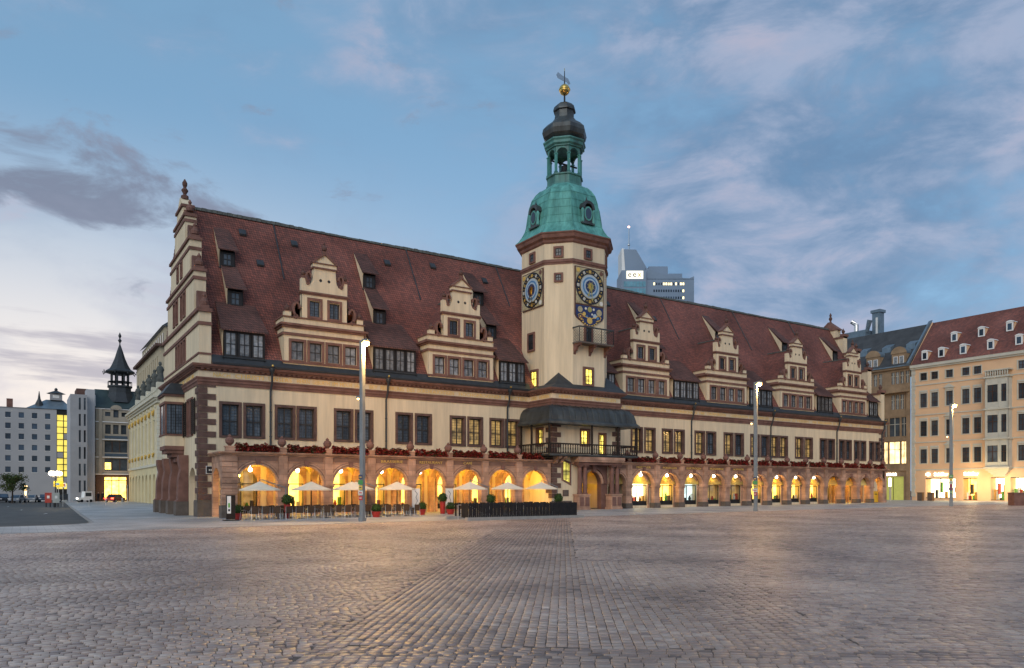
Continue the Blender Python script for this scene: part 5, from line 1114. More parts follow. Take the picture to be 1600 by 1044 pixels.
# lamp columns
STICK = [mat('sticker_%d' % k, c, .5, .3, 20) for k, c in enumerate(((.5, .04, .05), (.08, .3, .08), (.65, .62, .55), (.05, .06, .12), (.7, .5, .08)))]
def lamp(x, y, H, label, signs):
    z = gz(x); t = thing('lamp_column', label, 'street lamp', (x, y, z), rz=R(-66), group=None)
    q = MB(); h = .155; q.ext([(-h, -h + .05), (-h + .05, -h), (h - .05, -h), (h, -h + .05), (h, h - .05), (h - .05, h), (-h + .05, h), (-h, h - .05)], 0, H, GREY, 'z'); q.box(-h - .02, h + .02, -h - .02, h + .02, 0, .25, GREY); q.build('column', t)
    q = MB(); q.box(h - .04, h + .36, -.17, .17, H - .12, H + .06, GREY); q.build('lamp_head', t)
    q = MB(); q.box(h + .04, h + .32, -.13, .13, H - .155, H - .125, BULB); q.ball((h + .18, 0, H - .17), .21, BULB, 12, 8); q.build('lamp_glass', t)
    point_light('column_lamp_light', (h + .26, -.02, H - .42), 4200 if x < 20 else 1900, (1.0, .55, .17), t, .15)
    q = MB(); q.box(-h - .3, -h, -.1, .1, H * .69 - .08, H * .69 + .08, GREY); q.ball((-h - .2, -.02, H * .69 - .1), .07, BULB, 8, 5); q.build('side_spot', t)
    for k in range(signs):
        q = MB(); a = 1.4 + .34 * k; w = .16 + .05 * (k % 2); q.box(-w, w, -h - .02, -h - .004, a, a + .28, STICK[(k * 2 + signs) % 5]); q.box(-w * .6, w * .6, -h - .024, -h - .02, a + .1, a + .17, STICK[(k * 3 + 2) % 5]); q.build('sticker', t)
lamp(7.09, -15.8, 11.8, 'tall grey lamp column with lit head before the BRASSERIE terrace', 5)
lamp(43.3, -17.9, 11.5, 'tall grey lamp column with posters before the MEISSENER shop arches', 5)
lamp(72.0, -20.3, 11.0, 'tall grey lamp column with red sign before the orange building', 6)
# ------------------------------------------------------------------ buildings north of the square (x = 107)
ORANGE = mat('orange_plaster', (.75, .485, .29), .9, .07, .4, .1, 30); PALE = mat('pale_stone_trim', (.55, .52, .43), .85, .1, .8, .15, 20); SANDST = mat('brown_sandstone', (.30, .205, .125), .88, .25, .7, .35, 12); BROWNSASH = mat('brown_sash', (.07, .035, .022), .6, .2, 3)
FXN = 107.0; GN = gz(107)
FN = lambda a, b, d: (FXN + d, a, b)
def wx(parent, y, z0, z1, w, pm, sash, stone, sw=.14, cols=2, rows=2):
    o = window(w + 2 * sw, z1 - z0 + 1.8 * sw, sw, pm, cols, rows, stone=stone, parent=parent, single=True, recess=.14, SASH=sash); o.location = (FXN, y, z0 - .8 * sw); o.rotation_euler.z = R(-90); return o
orb = thing('orange_house', 'orange plastered house with pale stone oriel and red tiled roof', 'house', (FXN, -8, GN)); OL = Vector(orb.location)
def shift(o): o.location = Vector(o.location) - OL; return o
def childof(mb, name, parent): o = mb.build(name, parent); o.location = -OL; return o
cols_ = [1.5, -.2, -2.42, -4.8, -6.45, -12.4, -14.6, -17.0]; wz = ((19.1, 20.25, 1), (14.85, 17.05, 0), (10.35, 12.7, 0), (6.1, 8.3, 0))
hs = [(y - .52, y + .52, a, b_) for y in cols_ for a, b_, _ in wz]
shopsR = [(-3.3, 1.2, GN + .35, 3.75), (-6.4, -4.4, GN + .1, 3.7), (-10.1, -8.25, GN + .1, 3.75), (-12.7, -10.9, GN + .1, 3.75), (-17.5, -14.5, GN + .3, 3.75)]
q = MB(); wallgrid(q, FN, -24, 3.4, GN - .3, 21.2, hs + shopsR, .3, ORANGE); q.box(FXN, FXN + 12, 3.35, 3.4, GN, 21, ORANGE); q.box(FXN + .3, FXN + 14, -24, -23.9, GN, 21, ORANGE)
childof(q, 'wall', orb)
q = MB(); q.box(FXN - .45, FXN + .2, -24, 3.5, 21.2, 21.65, PALE); q.box(FXN - .25, FXN, -24, 3.5, 20.95, 21.2, PALE)
for z in (18.3, 13.6, 9.3, 5.0): q.box(FXN - .1, FXN, -24, 3.4, z, z + .16, PALE)
for k in range(34): q.box(FXN - .08, FXN, 2.75 + .12 * (k % 2), 3.42, GN + .6 + k * .6, GN + .6 + k * .6 + .56, PALE)
childof(q, 'stone_trim', orb)
for y in cols_:
    for a, b_, small in wz:
        o = wx(orb, y, a, b_, 1.04, PANE_P, BROWNSASH, PALE, .14, 2, 2 if small else 3); shift(o)
        if not small:
            h = MB(); h.box(FXN - .1, FXN, y - .62, y + .62, b_ + .2, b_ + .48, PALE)
            if y == cols_[2]: h.ext([(y - .85, b_ + .5), (y + .85, b_ + .5), (y, b_ + 1.1)], FXN - .25, FXN, PALE, 'x')
            childof(h, 'lintel', orb)
for k, (a, b_, z0, z1) in enumerate(shopsR):
    q = MB(); q.box(FXN + 1.6, FXN + 1.65, a, b_, z0, z1, SHOP_WHITE if k != 1 else SHOP_WARM); q.box(FXN + .3, FXN + 1.6, a - .05, a, z0, z1, SHELF); q.box(FXN + .3, FXN + 1.6, b_, b_ + .05, z0, z1, SHELF); q.box(FXN + .3, FXN + 1.6, a, b_, z1, z1 + .05, SHELF); q.box(FXN + .3, FXN + 1.6, a, b_, z0 - .05, z0, SHELF)
    sf = childof(q, 'shop_front', orb)
    f = MB(); f.box(FXN + .1, FXN + .16, a, b_, z0, z0 + .1, IRON); f.box(FXN + .1, FXN + .16, (a + b_) / 2 - .04, (a + b_) / 2 + .04, z0, z1, IRON); f.box(FXN + .08, FXN + .12, a, b_, z1 - .12, z1, IRON); f.build('frame', sf)
    for j in range(6):
        s_ = MB(); yy = a + .3 + j * (b_ - a - .5) / 5.5; hh = random.uniform(.4, 1.9); s_.box(FXN + .7, FXN + 1.1, yy - .16, yy + .16, z0 + (.9 if j % 3 == 0 else 0), z0 + hh + (.9 if j % 3 == 0 else 0), goods_m[(k + j) % 5]); s_.build('display', sf)
for y, b_ in ((-1.2, 'Schiller'), (-5.6, 'Schiller')):
    o = text(b_, .72, (FXN - .12, y, 4.1), LIT_SIGN, orb, rz=R(-90), ext=.05, name='lit_sign'); o.location = Vector((FXN - .12, y, 4.1)) - OL
q = MB(); q.lathe([(.05, -.25), (.3, -.12), (.3, .12), (.05, .25)], (0, 0, 0), LIT_SIGN, 12); o = q.build('lit_emblem', orb); o.location = Vector((FXN - .15, .75, 4.35)) - OL
pl = point_light('shop_spill_light', (-3.0, 1.0, 2.6), 420, (1.0, .72, .34), orb, .6); pl2 = point_light('shop_spill_light', (-2.5, -3.0, 2.6), 260, (1.0, .78, .45), orb, .5)
# stone oriel with balcony on top
q = MB(); y0, y1 = -11.1, -8.0; xo = FXN - 1.15
FO = lambda a, b, d: (xo + d, a, b)
oh = [(-9.7, -8.3, a, b_) for a, b_ in ((14.6, 17.1), (10.2, 12.75), (5.95, 8.35))] + [(-10.85, -10.15, a, b_) for a, b_ in ((14.6, 17.1), (10.2, 12.75), (5.95, 8.35))]
wallgrid(q, FO, y0, y1, 5.1, 18.3, oh, .2, PALE); q.box(xo, FXN, y1 - .05, y1, 5.1, 18.3, PALE); q.box(xo, FXN, y0, y0 + .05, 5.1, 18.3, PALE)
for z in (5.0, 9.2, 13.5, 18.1): q.box(xo - .18, FXN, y0 - .18, y1 + .18, z, z + .25, PALE)
for y in (y0 + .05, -10.0, y1 - .2):
    for z0 in (5.3, 9.5, 13.8): q.box(xo - .08, xo, y, y + .16, z0, z0 + 3.8, PALE)
for y in np.arange(y0 + .1, y1, .32): q.lathe([(.07, 0), (.1, .3), (.06, .7)], (xo - .05, y, 18.4), PALE, 6)
q.box(xo - .15, FXN, y0 - .15, y1 + .15, 19.1, 19.25, PALE)
for k in range(4): q.box(FXN - 1.0 + .22 * k, FXN, y0 + .25 * k, y1 - .25 * k, 4.72 - .28 * k, 5.0 - .28 * k, PALE)
orl = childof(q, 'oriel', orb)
for h in oh:
    g_ = MB(); g_.box(xo + .1, xo + .14, h[0], h[1], h[2], h[3], PANE_P); m_ = (h[0] + h[1]) / 2; g_.box(xo + .04, xo + .1, m_ - .04, m_ + .04, h[2], h[3], BROWNSASH); zc = h[2] + (h[3] - h[2]) * .62; g_.box(xo + .05, xo + .1, h[0], h[1], zc - .04, zc + .04, BROWNSASH); g_.build('window', orl)
q = MB(); q.add([(FXN - .5, -24, 21.65), (FXN - .5, 3.3, 21.65), (FXN + 6.2, 3.3, 29.2), (FXN + 6.2, -24, 29.2), (FXN + 13, 3.3, 21.65), (FXN + 13, -24, 21.65)], [(0, 1, 2, 3), (3, 2, 4, 5)], TILE); q.ext([(FXN - .3, 21.6), (FXN + 6.2, 29.3), (FXN + 12.6, 21.6)], 3.3, 3.5, ORANGE, 'y')
rf = childof(q, 'roof', orb)
def slope_x(z): return FXN - .5 + (z - 21.65) * 6.7 / 7.55
dm = MB(); dm.box(-.0, 1.4, -.5, .5, 0, 1.6, ORANGE); dm.box(-.08, 0, -.58, .58, -.05, 1.55, WHITE); dm.box(-.1, -.08, -.34, .34, .15, 1.3, PANE_B); archivolt(dm, 0, .01, .01, 0, 0, .001, WHITE, 2)
dm.ext([(-.66, 1.55), (.66, 1.55), (.4, 1.78), (0, 1.86), (-.4, 1.78)], -.15, 1.9, WHITE, 'x'); d0 = None
for y, z in ((1.3, 22.3), (-1.2, 22.4), (-4.4, 22.4), (-8.2, 22.5), (-11.9, 22.6), (-15.5, 22.5), (-2.0, 24.9), (-5.9, 25.0), (-9.7, 25.2), (-13.3, 25.2)):
    if d0 is None: d0 = dm.build('roof_dormer', orb); KIDS[d0.name] = []; o = d0
    else: o = dup(d0, orb)
    o.location = Vector((slope_x(z) - .1, y, z)) - OL; o.scale = (1, .82, .82)
# brown sandstone building
WARMWIN = glow('lit_upper_shop', (1.0, .76, .36), 1.3, .6, .8)
sb = thing('sandstone_building', 'brown sandstone commercial building with arched roof dormers beside the orange house', 'building', (FXN, 12, GN)); OL = Vector(sb.location)
cs = [4.1, 5.0, 5.75, 6.5]; more_ = [8.6 + k * .9 for k in range(18)]
h2 = [(y - .3, y + .3, a, b_) for y in cs + more_ for a, b_ in ((19.05, 21.0), (14.95, 17.3))] + [(4.3, 5.1, 10.6, 13.6), (5.35, 7.1, 10.6, 13.6), (7.4, 8.0, 10.6, 13.6), (4.3, 5.1, 6.2, 9.7), (5.35, 7.1, 6.2, 9.7), (7.4, 8.0, 6.2, 9.7), (4.7, 8.4, GN, 4.1)]
q = MB(); wallgrid(q, FN, 3.6, 30, GN - .3, 21.4, h2, .35, SANDST); q.box(FXN - .4, FXN + .1, 3.6, 30, 21.4, 21.75, SANDST); q.box(FXN - .7, FXN, 3.6, 30, 17.6, 17.85, SANDST); q.box(FXN - .7, FXN - .6, 3.6, 30, 17.85, 18.75, SANDST); q.box(FXN - .15, FXN, 3.6, 30, 9.8, 10.3, SANDST); q.box(FXN - .2, FXN, 3.6, 30, 5.0, 5.9, SANDST)
for y in (3.65, 8.1): q.box(FXN - .25, FXN, y, y + .5, GN, 17.6, SANDST)
childof(q, 'wall', sb)
for h in h2[:-1]:
    lit_ = 6.0 < h[2] < 6.5; g_ = MB(); g_.box(FXN + .2, FXN + .24, h[0], h[1], h[2], h[3], WARMWIN if lit_ else (PANE_P if h[2] > 10 and h[3] < 14 else CURTAIN)); m_ = (h[0] + h[1]) / 2
    g_.box(FXN + .12, FXN + .2, m_ - .035, m_ + .035, h[2], h[3], PALE); zc = h[2] + (h[3] - h[2]) * .65; g_.box(FXN + .12, FXN + .2, h[0], h[1], zc - .04, zc + .04, PALE); childof(g_, 'window', sb)
q = MB(); q.box(FXN + .25, FXN + .3, 4.7, 8.4, GN, 4.1, mat('green_gate', (.35, .36, .10), .5, .15, 2, emit=(.7, .7, .15), estr=.25)); q.box(FXN + .2, FXN + .25, 6.5, 6.56, GN, 4.0, IRON); childof(q, 'passage_gate', sb)  # gate panel given a weak glow in its own material
o = text('james', .95, (0, 0, 0), LIT_SIGN, sb, rz=R(-90), ext=.05, name='lit_sign'); o.location = Vector((FXN - .1, 6.9, 4.25)) - OL
q = MB(); q.add([(FXN - .4, 3.6, 21.75), (FXN - .4, 30, 21.75), (FXN + 6.0, 30, 29.1), (FXN + 6.0, 3.6, 29.1), (FXN + 12, 3.6, 21.75), (FXN + 12, 30, 21.75)], [(0, 1, 2, 3), (3, 2, 5, 4)], mat('grey_slate_roof', (.065, .066, .068), .7, .25, .8, .3, 12)); q.box(FXN - .6, FXN - .35, 3.6, 30, 21.7, 21.9, ZINC)
q.ext([(FXN - .7, 21.6), (FXN + 6.0, 29.2), (FXN + 6.3, 29.7), (FXN + 5.7, 29.5), (FXN - .9, 22.0)], 3.42, 3.75, ZINC, 'y'); childof(q, 'roof', sb)
dmr = MB(); dmr.box(0, 1.8, -1.15, 1.15, 0, 2.2, SANDST)
for s_ in (-.5, .5): dmr.box(-.05, .02, s_ - .36, s_ + .36, .35, 1.75, WHITE); dmr.box(-.07, -.05, s_ - .28, s_ + .28, .42, 1.68, CURTAIN)
ap = [(1.25 * math.cos(math.pi * i / 14), 2.2 + 1.1 * math.sin(math.pi * i / 14)) for i in range(15)]; dmr.ext(ap, -.12, .15, SANDST, 'x'); dmr.ext([(y * .96, z - .03) for y, z in ap], .15, 3.4, ZINC, 'x')
d1 = dmr.build('arched_dormer', sb); KIDS[d1.name] = []
for k, y in enumerate((5.6, 10.0, 14.4, 18.8)):
    o = d1 if k == 0 else dup(d1, sb); o.location = Vector((FXN + .15, y, 21.75)) - OL
for y, z in ((4.8, 25.3), (8.9, 25.3), (13.0, 25.3)):
    q = MB(); q.ext([(FXN + 2.2, z - .9), (FXN + 2.2, z + .3), (FXN + 4.6, z + 1.5), (FXN + 4.3, z + .4)], y - .75, y + .75, ZINC, 'y'); childof(q, 'skylight_hood', sb)
cy_ = on_x(1372, FXN + 9.3); q = MB(); q.box(FXN + 8.6, FXN + 10.0, cy_ - .7, cy_ + .7, 26, 33.4, ZINC); q.box(FXN + 8.4, FXN + 10.2, cy_ - .9, cy_ + .9, 33.4, 33.9, ZINC); q.box(FXN + 8.55, FXN + 8.6, cy_ - .35, cy_ + .0, 29.5, 32.5, WHITE); childof(q, 'chimney', sb)
q = MB(); c2_ = on_x(1338, FXN + 7.5); q.box(FXN + 7, FXN + 10, cy_ + 1, c2_ + 8, 28, 30.4, ZINC); q.tube([(FXN + 7.5, c2_, 29), (FXN + 7.5, c2_, 31.6), (FXN + 7.2, c2_ + .7, 32.3)], .4, STEEL, 10); q.tube([(FXN + 7.5, c2_ - 2, 30), (FXN + 7.3, c2_ - 2.7, 32.0)], [.3, .45], ZINC, 8); childof(q, 'roof_plant', sb)
# things before those houses
x = on_y(1377, -6.0)
yb = thing('yellow_box', 'yellow post box at the end of the arcade', 'post box', (85.9, -3.0, gz(86))); q = MB(); q.box(-.5, .5, -.4, .4, .05, 1.5, mat('post_yellow', (.75, .42, .02), .45, .1, 2)); q.box(-.54, .54, -.44, .44, 1.5, 1.58, GOLDL); q.build('body', yb); q = MB(); q.box(-.3, .3, -.42, -.4, 1.1, 1.2, CB); q.box(-.45, .45, -.35, .35, 0, .05, IRON); q.build('slot', yb)
BR = mat('brown_bin', (.16, .085, .04), .6, .2, 3, .2, 20)
for u, lb in ((1438.5, 'brown slatted litter bin before the lit shop window'), (1454.5, 'second brown litter bin before the lit shop window, beside the lamp column')):
    y = on_x(u, 101.0); t = thing('litter_bin', lb, 'bin', (101.0, y, gz(101))); q = MB(); q.box(-.3, .3, -.36, .36, .05, 1.2, BR); q.build('body', t); q = MB(); q.box(-.34, .34, -.4, .4, 1.2, 1.3, BR); q.build('lid', t); q = MB()
    for k in range(6): q.box(-.32, -.3, -.34 + k * .12, -.26 + k * .12, .1, 1.15, PLINTH)
    q.build('slats', t)
gx_, gy_ = 74.0, -31.5
gb = thing('granite_block', 'large reddish granite bench block on the paving', 'granite block', (at_depth(1592, 84)[0], at_depth(1592, 84)[1], gz(77)), rz=R(-30)); q = MB(); q.box(-.9, 1.6, -.5, .5, 0, 1.35, STONE); q.box(-.94, 1.64, -.54, .54, 1.35, 1.47, STONE); q.build('block', gb); q = MB(); q.box(.5, 1.5, -.52, -.5, .5, 1.2, CB); q.build('plate', gb)
sp_ = thing('shop_post', 'slim lit information post before the green passage gate', 'sign post', (100.5, on_x(1391, 100.5), gz(100))); q = MB(); q.box(-.08, .08, -.12, .12, 0, 3.6, PALE); q.build('post', sp_); q = MB(); q.box(-.1, -.08, -.2, .2, 2.2, 3.5, LIT_SIGN); q.build('lit_panel', sp_)
# high-rise beyond the roof
HB = mat('tower_cladding', (.17, .235, .32), .5, .12, .05); HG = mat('tower_glass', (.12, .30, .38), .15, .3, .2); 
hx, hy = 318.0, 279.0
hr_ = thing('high_rise', 'blue-grey office tower with slanted mast top behind the town hall roof', 'office tower', (hx, hy, 0)); ang = -R(33.08)
hr_.rotation_euler.z = ang
# local frame: x runs across the sight line, y away from the camera
q = MB(); q.box(-7.3, 22.5, 0, 26, 0, 132.5, HB); n = 10
top = [(-7.3 + 29.8 * i / n, 139.5 - 6.8 * (math.sin(math.pi * .5 * i / n)) ** .8 + (1.4 if i == n else 0)) for i in range(n + 1)]
q.ext([(-7.3, 132)] + top + [(22.5, 132)], 0, 26, HB); q.box(-4, 8, 8, 20, 136, 142.5, HB); q.box(8, 17, 8, 20, 133, 138, HB); q.build('main_block', hr_)
q = MB(); q.box(-22.4, -7.3, -2, 20, 0, 137.2, HB); w_ = q.build('glass_wing', hr_)
for r_ in range(8):
    for c_ in range(7):
        p = MB(); z = 127.0 - r_ * 4.3; p.box(-21.2 + c_ * 1.95, -19.45 + c_ * 1.95, -2.2, -2.0, z, z + 3.3, HG); p.build('pane', w_)
WL = glow('office_window_lit', (1.0, .8, .4), 1.6, .5, .3); wd = []
for r_ in range(4):
    for c_ in range(13):
        p = MB(); z = 128.6 - r_ * 4.3; xx = -2.6 + c_ * 1.5; lit_ = (r_ == 0 and c_ in (0, 4, 5, 6, 7, 9, 11)) or c_ == 12; p.box(xx, xx + .95, -.12, -.0, z, z + 1.5, WL if lit_ else PANE_B); p.build('window', hr_)
q = MB(); q.box(-19.5, -9.3, -2.5, -2.02, 131.9, 136.7, glow('lit_logo_panel', (1.0, .93, .75), .85, .05)); pnl = q.build('lit_logo_panel', hr_)
for b_, x_, m in (('e', -17.6, CB), ('e', -14.6, CB), ('x', -11.6, GOLDL)):
    o = text(b_, 5.2, (x_, -2.6, 132.9), m, pnl, ext=.05, name='logo_letter')
q = MB(); q.ext([(-21.8, 137.2), (-17.5, 137.2), (-19.8, 151.5), (-21.8, 152)], 2, 18, WHITE); q.ext([(-19.6, 137.2), (-5.0, 137.2), (-13.0, 151), (-20.6, 151.3)], 1.6, 18.2, HB); q.build('slanted_top', hr_)
q = MB(); q.tube([(-16.5, 8, 150), (-16.5, 8, 167)], [.55, .3], STEEL, 6); q.ball((-16.5, 8, 156), .9, STEEL, 8, 5); q.ball((-16.5, 8, 167.2), .6, glow('mast_light', (1, .55, .4), 8, 0), 8, 5); q.build('mast', hr_)
# ------------------------------------------------------------------ the street south of the town hall
OL = Vector((0, 0, 0))
BOE = mat('pale_yellow_plaster', (.66, .56, .33), .9, .08, .5, .15, 25); BOEW = mat('boerse_stucco', (.62, .58, .46), .85, .1, .8, .2, 20); GILT = mat('gilded_stucco', (.62, .40, .10), .6, .2, 2)
bo = thing('exchange_house', 'pale yellow baroque exchange house with roof statues behind the town hall', 'house', (5.5, 75, gz(5))); OL = Vector(bo.location); G0 = gz(5)
XB, B0, B1 = 5.5, 60.0, 95.0; FB = lambda a, b, d: (XB + d, a, b)
ax_ = [64 + 4.2 * k for k in range(8)]
hb = [(y - .75, y + .75, 8.0, 12.6) for y in ax_]
q = MB(); wallgrid(q, FB, B0, B1, 5.6, 15.2, hb, .35, BOE)
for y in ax_: q.ext(arch_pts(y - 2.1, y + 2.1, G0 - .2, 5.6, y, 1.2, 3.2), XB, XB + .5, BOE, 'x')
q.box(XB, XB + .5, B0, ax_[0] - 2.1, G0 - .2, 5.6, BOE); q.box(XB + .02, XB + 9, B0, B0 + .2, G0 - .2, 15.2, BOE); q.box(XB + 1.4, XB + 1.5, B0 + .3, B1, G0, 6, BOEW); childof(q, 'wall', bo)
q = MB()
for y in ax_:
    q.box(XB - .18, XB, y - 2.35, y - 1.85, 5.8, 14.6, BOEW); q.box(XB - .25, XB, y - 2.45, y - 1.75, 14.3, 14.7, BOEW)
for k in range(24): q.box(XB - .08, XB + .0, B0 - .06, B0 + 1.1 - .3 * (k % 2), G0 + .3 + k * .6, G0 + .84 + k * .6, BOEW); q.box(XB + .0, XB + 1.1 - .3 * (k % 2), B0 - .07, B0, G0 + .3 + k * .6, G0 + .84 + k * .6, BOEW)
for z0, z1, d in ((5.5, 5.9, .2), (14.9, 15.3, .25), (15.3, 15.6, .5), (15.6, 15.9, .75)): sweep(q, [(XB, B1), (XB, B0), (XB + 9, B0)], rect(0, d, z0, z1), BOEW)
for k in range(26): q.box(XB + .05, XB + .25, B0 + .3 + k * 1.3, B0 + .9 + k * 1.3, 15.9, 16.9, BOEW)
q.box(XB, XB + .35, B0, B1, 16.9, 17.1, BOEW); q.box(XB, XB + 9, B0, B0 + .35, 15.9, 17.1, BOEW); childof(q, 'stucco_trim', bo)
for y in ax_:
    q = MB(); q.tube([(XB - .12, y - 1.0, 14.0), (XB - .2, y - .5, 13.5), (XB - .2, y, 13.3), (XB - .2, y + .5, 13.5), (XB - .12, y + 1.0, 14.0)], .14, GILT, 6); childof(q, 'garland', bo); q = MB(); q.tube([(XB - .12, y - .8, 7.5), (XB - .2, y, 7.0), (XB - .12, y + .8, 7.5)], .13, GILT, 6); childof(q, 'garland', bo)
for h in hb:
    g_ = MB(); g_.box(XB + .25, XB + .3, h[0], h[1], h[2], h[3], PANE_P); m_ = (h[0] + h[1]) / 2; g_.box(XB + .18, XB + .25, m_ - .05, m_ + .05, h[2], h[3], WHITE); g_.box(XB + .18, XB + .25, h[0], h[1], 10.6, 10.72, WHITE); childof(g_, 'window', bo)
q = MB(); q.tube([(XB + .8, B0 - .2, 16), (XB + .8, B0 - .2, .2)], .1, BOEW, 8); childof(q, 'downpipe', bo)
STAT = mat('weathered_statue', (.10, .105, .095), .8, .3, 2, .3, 10)
for y, s_ in ((60.8, 1.0), (66.5, .9), (72.5, .9), (79, .85), (86, .85)):
    q = MB(); q.box(-.5, .5, -.5, .5, 0, 1.0, BOEW); q.lathe([(.5, 1.0), (.55, 1.5), (.42, 2.3), (.5, 2.9), (.42, 3.3), (.16, 3.5), (.24, 3.7), (.2, 4.0), (.04, 4.1)], (0, 0, 0), STAT, 10); q.tube([(.35, 0, 3.1), (.75, -.2, 2.6), (.6, -.5, 3.2)], .13, STAT, 6); q.tube([(-.35, 0, 3.1), (-.7, .1, 2.4), (-.5, -.3, 1.9)], .13, STAT, 6)
    o = q.build('roof_statue', bo); o.location = Vector((XB + .4, y, 17.0)) - OL; o.scale = (s_, s_, s_)
# tall trade building behind it
hb_ = thing('trade_building', 'tall beige building with dark attic roof rising behind the exchange house', 'building', (11.5, 112, gz(11))); OL = Vector(hb_.location)
HX, H0, H1 = 11.5, 101.0, 136.0; HBE = mat('beige_stone', (.50, .42, .29), .88, .12, .6, .2, 15)
hw_ = [(y - .55, y + .55, a, b_) for y in np.arange(103.5, 135, 2.9) for a, b_ in ((26.2, 28.8), (21.5, 24.5), (17, 20))]
q = MB(); wallgrid(q, lambda a, b, d: (HX + d, a, b), H0, H1, -.3, 30.4, hw_, .3, HBE); q.box(HX + .01, HX + 14, H0, H0 + .2, -.3, 30.4, HBE); q.box(HX - .8, HX + 14, H0 - .8, H1, 30.4, 30.9, STONE_D)
q.box(HX + 1.2, HX + 14, H0 + 1.5, H1, 30.9, 34.8, HBE); childof(q, 'wall', hb_)
q = MB(); q.add([(HX + .6, H0 + .9, 34.8), (HX + .6, H1, 34.8), (HX + 5, H1, 38.5), (HX + 5, H0 + 4, 38.5), (HX + 14, H0 + .9, 34.8), (HX + 14, H0 + 4, 38.5)], [(0, 1, 2, 3), (0, 3, 5, 4)], SLATE); childof(q, 'roof', hb_)
for h in hw_: g_ = MB(); g_.box(HX + .2, HX + .24, h[0], h[1], h[2], h[3], PANE_P); childof(g_, 'window', hb_)
for y in np.arange(104, 135, 2.9): g_ = MB(); g_.box(HX + 1.1, HX + 1.2, y, y + 1.1, 31.6, 33.8, PANE_P); childof(g_, 'attic_window', hb_)
# coffee house with pagoda turret
rq = thing('turret_house', 'dark fronted coffee house with pagoda-like roof turret and lit shop window', 'house', (3, 101, gz(3))); OL = Vector(rq.location); G0 = gz(3)
RQX0, RQX1, RY0 = .3, 10.5, 101.0; RQW = mat('grey_stucco', (.36, .31, .24), .85, .15, .7, .2, 15); RQD = mat('brown_front', (.085, .05, .035), .6, .2, 2); RQB = mat('blue_frieze', (.07, .095, .12), .6, .2, 3)
rh = [(1.9, 5.8, 9.15, 11.4), (1.9, 5.8, 5.65, 8.0), (6.9, 9.9, 9.15, 11.4), (6.9, 9.9, 5.65, 8.0), (1.9, 5.6, G0 + .3, 4.4), (6.9, 9.6, G0 + .3, 4.4)] + [(x, x + .95, 12.7, 14.5) for x in (2.0, 3.35, 4.7, 7.2, 8.6)] + [(2.0, 2.9, 16.1, 16.9), (3.4, 4.3, 15.9, 17.3), (4.8, 5.7, 16.1, 16.9)]
q = MB(); wallgrid(q, FRONT(RY0), RQX0, RQX1, 4.9, 17.6, [h for h in rh if h[2] > 5], .4, RQW); wallgrid(q, FRONT(RY0), RQX0, RQX1, G0 - .2, 4.9, [h for h in rh if h[2] < 5], .4, RQD); q.box(RQX0, RQX0 + .1, RY0, RY0 + 14, G0, 20, WHITE); q.box(RQX1, RQX1 + .1, RY0, RY0 + 14, G0, 17, RQW)
for z in (4.9, 8.15, 11.55, 14.9, 17.4): q.box(RQX0, RQX1, RY0 - .2, RY0, z, z + .14, WHITE)
for z in (8.4, 11.8): q.box(1.9, 5.8, RY0 - .06, RY0, z, z + .55, RQB); q.box(6.9, 9.9, RY0 - .06, RY0, z, z + .55, RQB)
for x in (1.2, 6.2, 10.0): q.box(x - .3, x + .3, RY0 - .22, RY0, 5.0, 17.4, RQW)
childof(q, 'wall', rq)
for i, h in enumerate(rh):
    low_ = h[2] < 5; g_ = MB(); g_.box(h[0], h[1], RY0 + .3, RY0 + .34, h[2], h[3], SHOP_WARM if low_ else PANE_P); n_ = 3 if h[1] - h[0] > 2 else 1
    for k in range(1, n_): xx = h[0] + (h[1] - h[0]) * k / n_; g_.box(xx - .06, xx + .06, RY0 + .2, RY0 + .3, h[2], h[3], RQD)
    if low_: g_.box(h[0], h[1], RY0 + .15, RY0 + .3, 3.7, 3.85, RQD)
    if i == 1: g_.box(2.0, 3.0, RY0 + .26, RY0 + .3, 5.9, 7.2, SHOP_WARM)
    childof(g_, 'window', rq)
q = MB(); q.add([(RQX0, RY0 - .3, 17.6), (RQX1 + .2, RY0 - .3, 17.6), (RQX1 - 1.5, RY0 + 4, 21.6), (RQX0 + .2, RY0 + 4, 21.6), (RQX0, RY0 + 10, 17.6), (RQX1, RY0 + 10, 17.6)], [(0, 1, 2, 3), (3, 2, 5, 4), (0, 3, 4), (1, 5, 2)], mat('dark_green_roof', (.035, .055, .055), .5, .3, .8)); q.ext([(3.0 + 1.0 * math.cos(math.pi * i / 10) + .85, 17.5 + .75 * math.sin(math.pi * i / 10)) for i in range(11)], RY0 - .35, RY0 + .8, RQW); childof(q, 'roof', rq)
TQ = (4.85, RY0 + 3.5); q = MB(); RQT = R(22.5)
q.lathe([(2.9, 19.0), (2.1, 21.0), (2.05, 22.0), (2.3, 22.1), (2.3, 22.4)], (*TQ, 0), SLATE, 8, RQT); q.lathe([(1.5, 24.6), (1.75, 24.7), (2.7, 25.0), (2.75, 25.2), (2.0, 25.7), (1.5, 26.6), (1.0, 27.8), (.55, 29.3), (.12, 30.6), (.1, 31.0)], (*TQ, 0), SLATE, 8, RQT); q.lathe([(.1, 30.9), (.35, 31.4), (.1, 31.8), (.3, 32.3), (.03, 33.0)], (*TQ, 0), SLATE, 8)
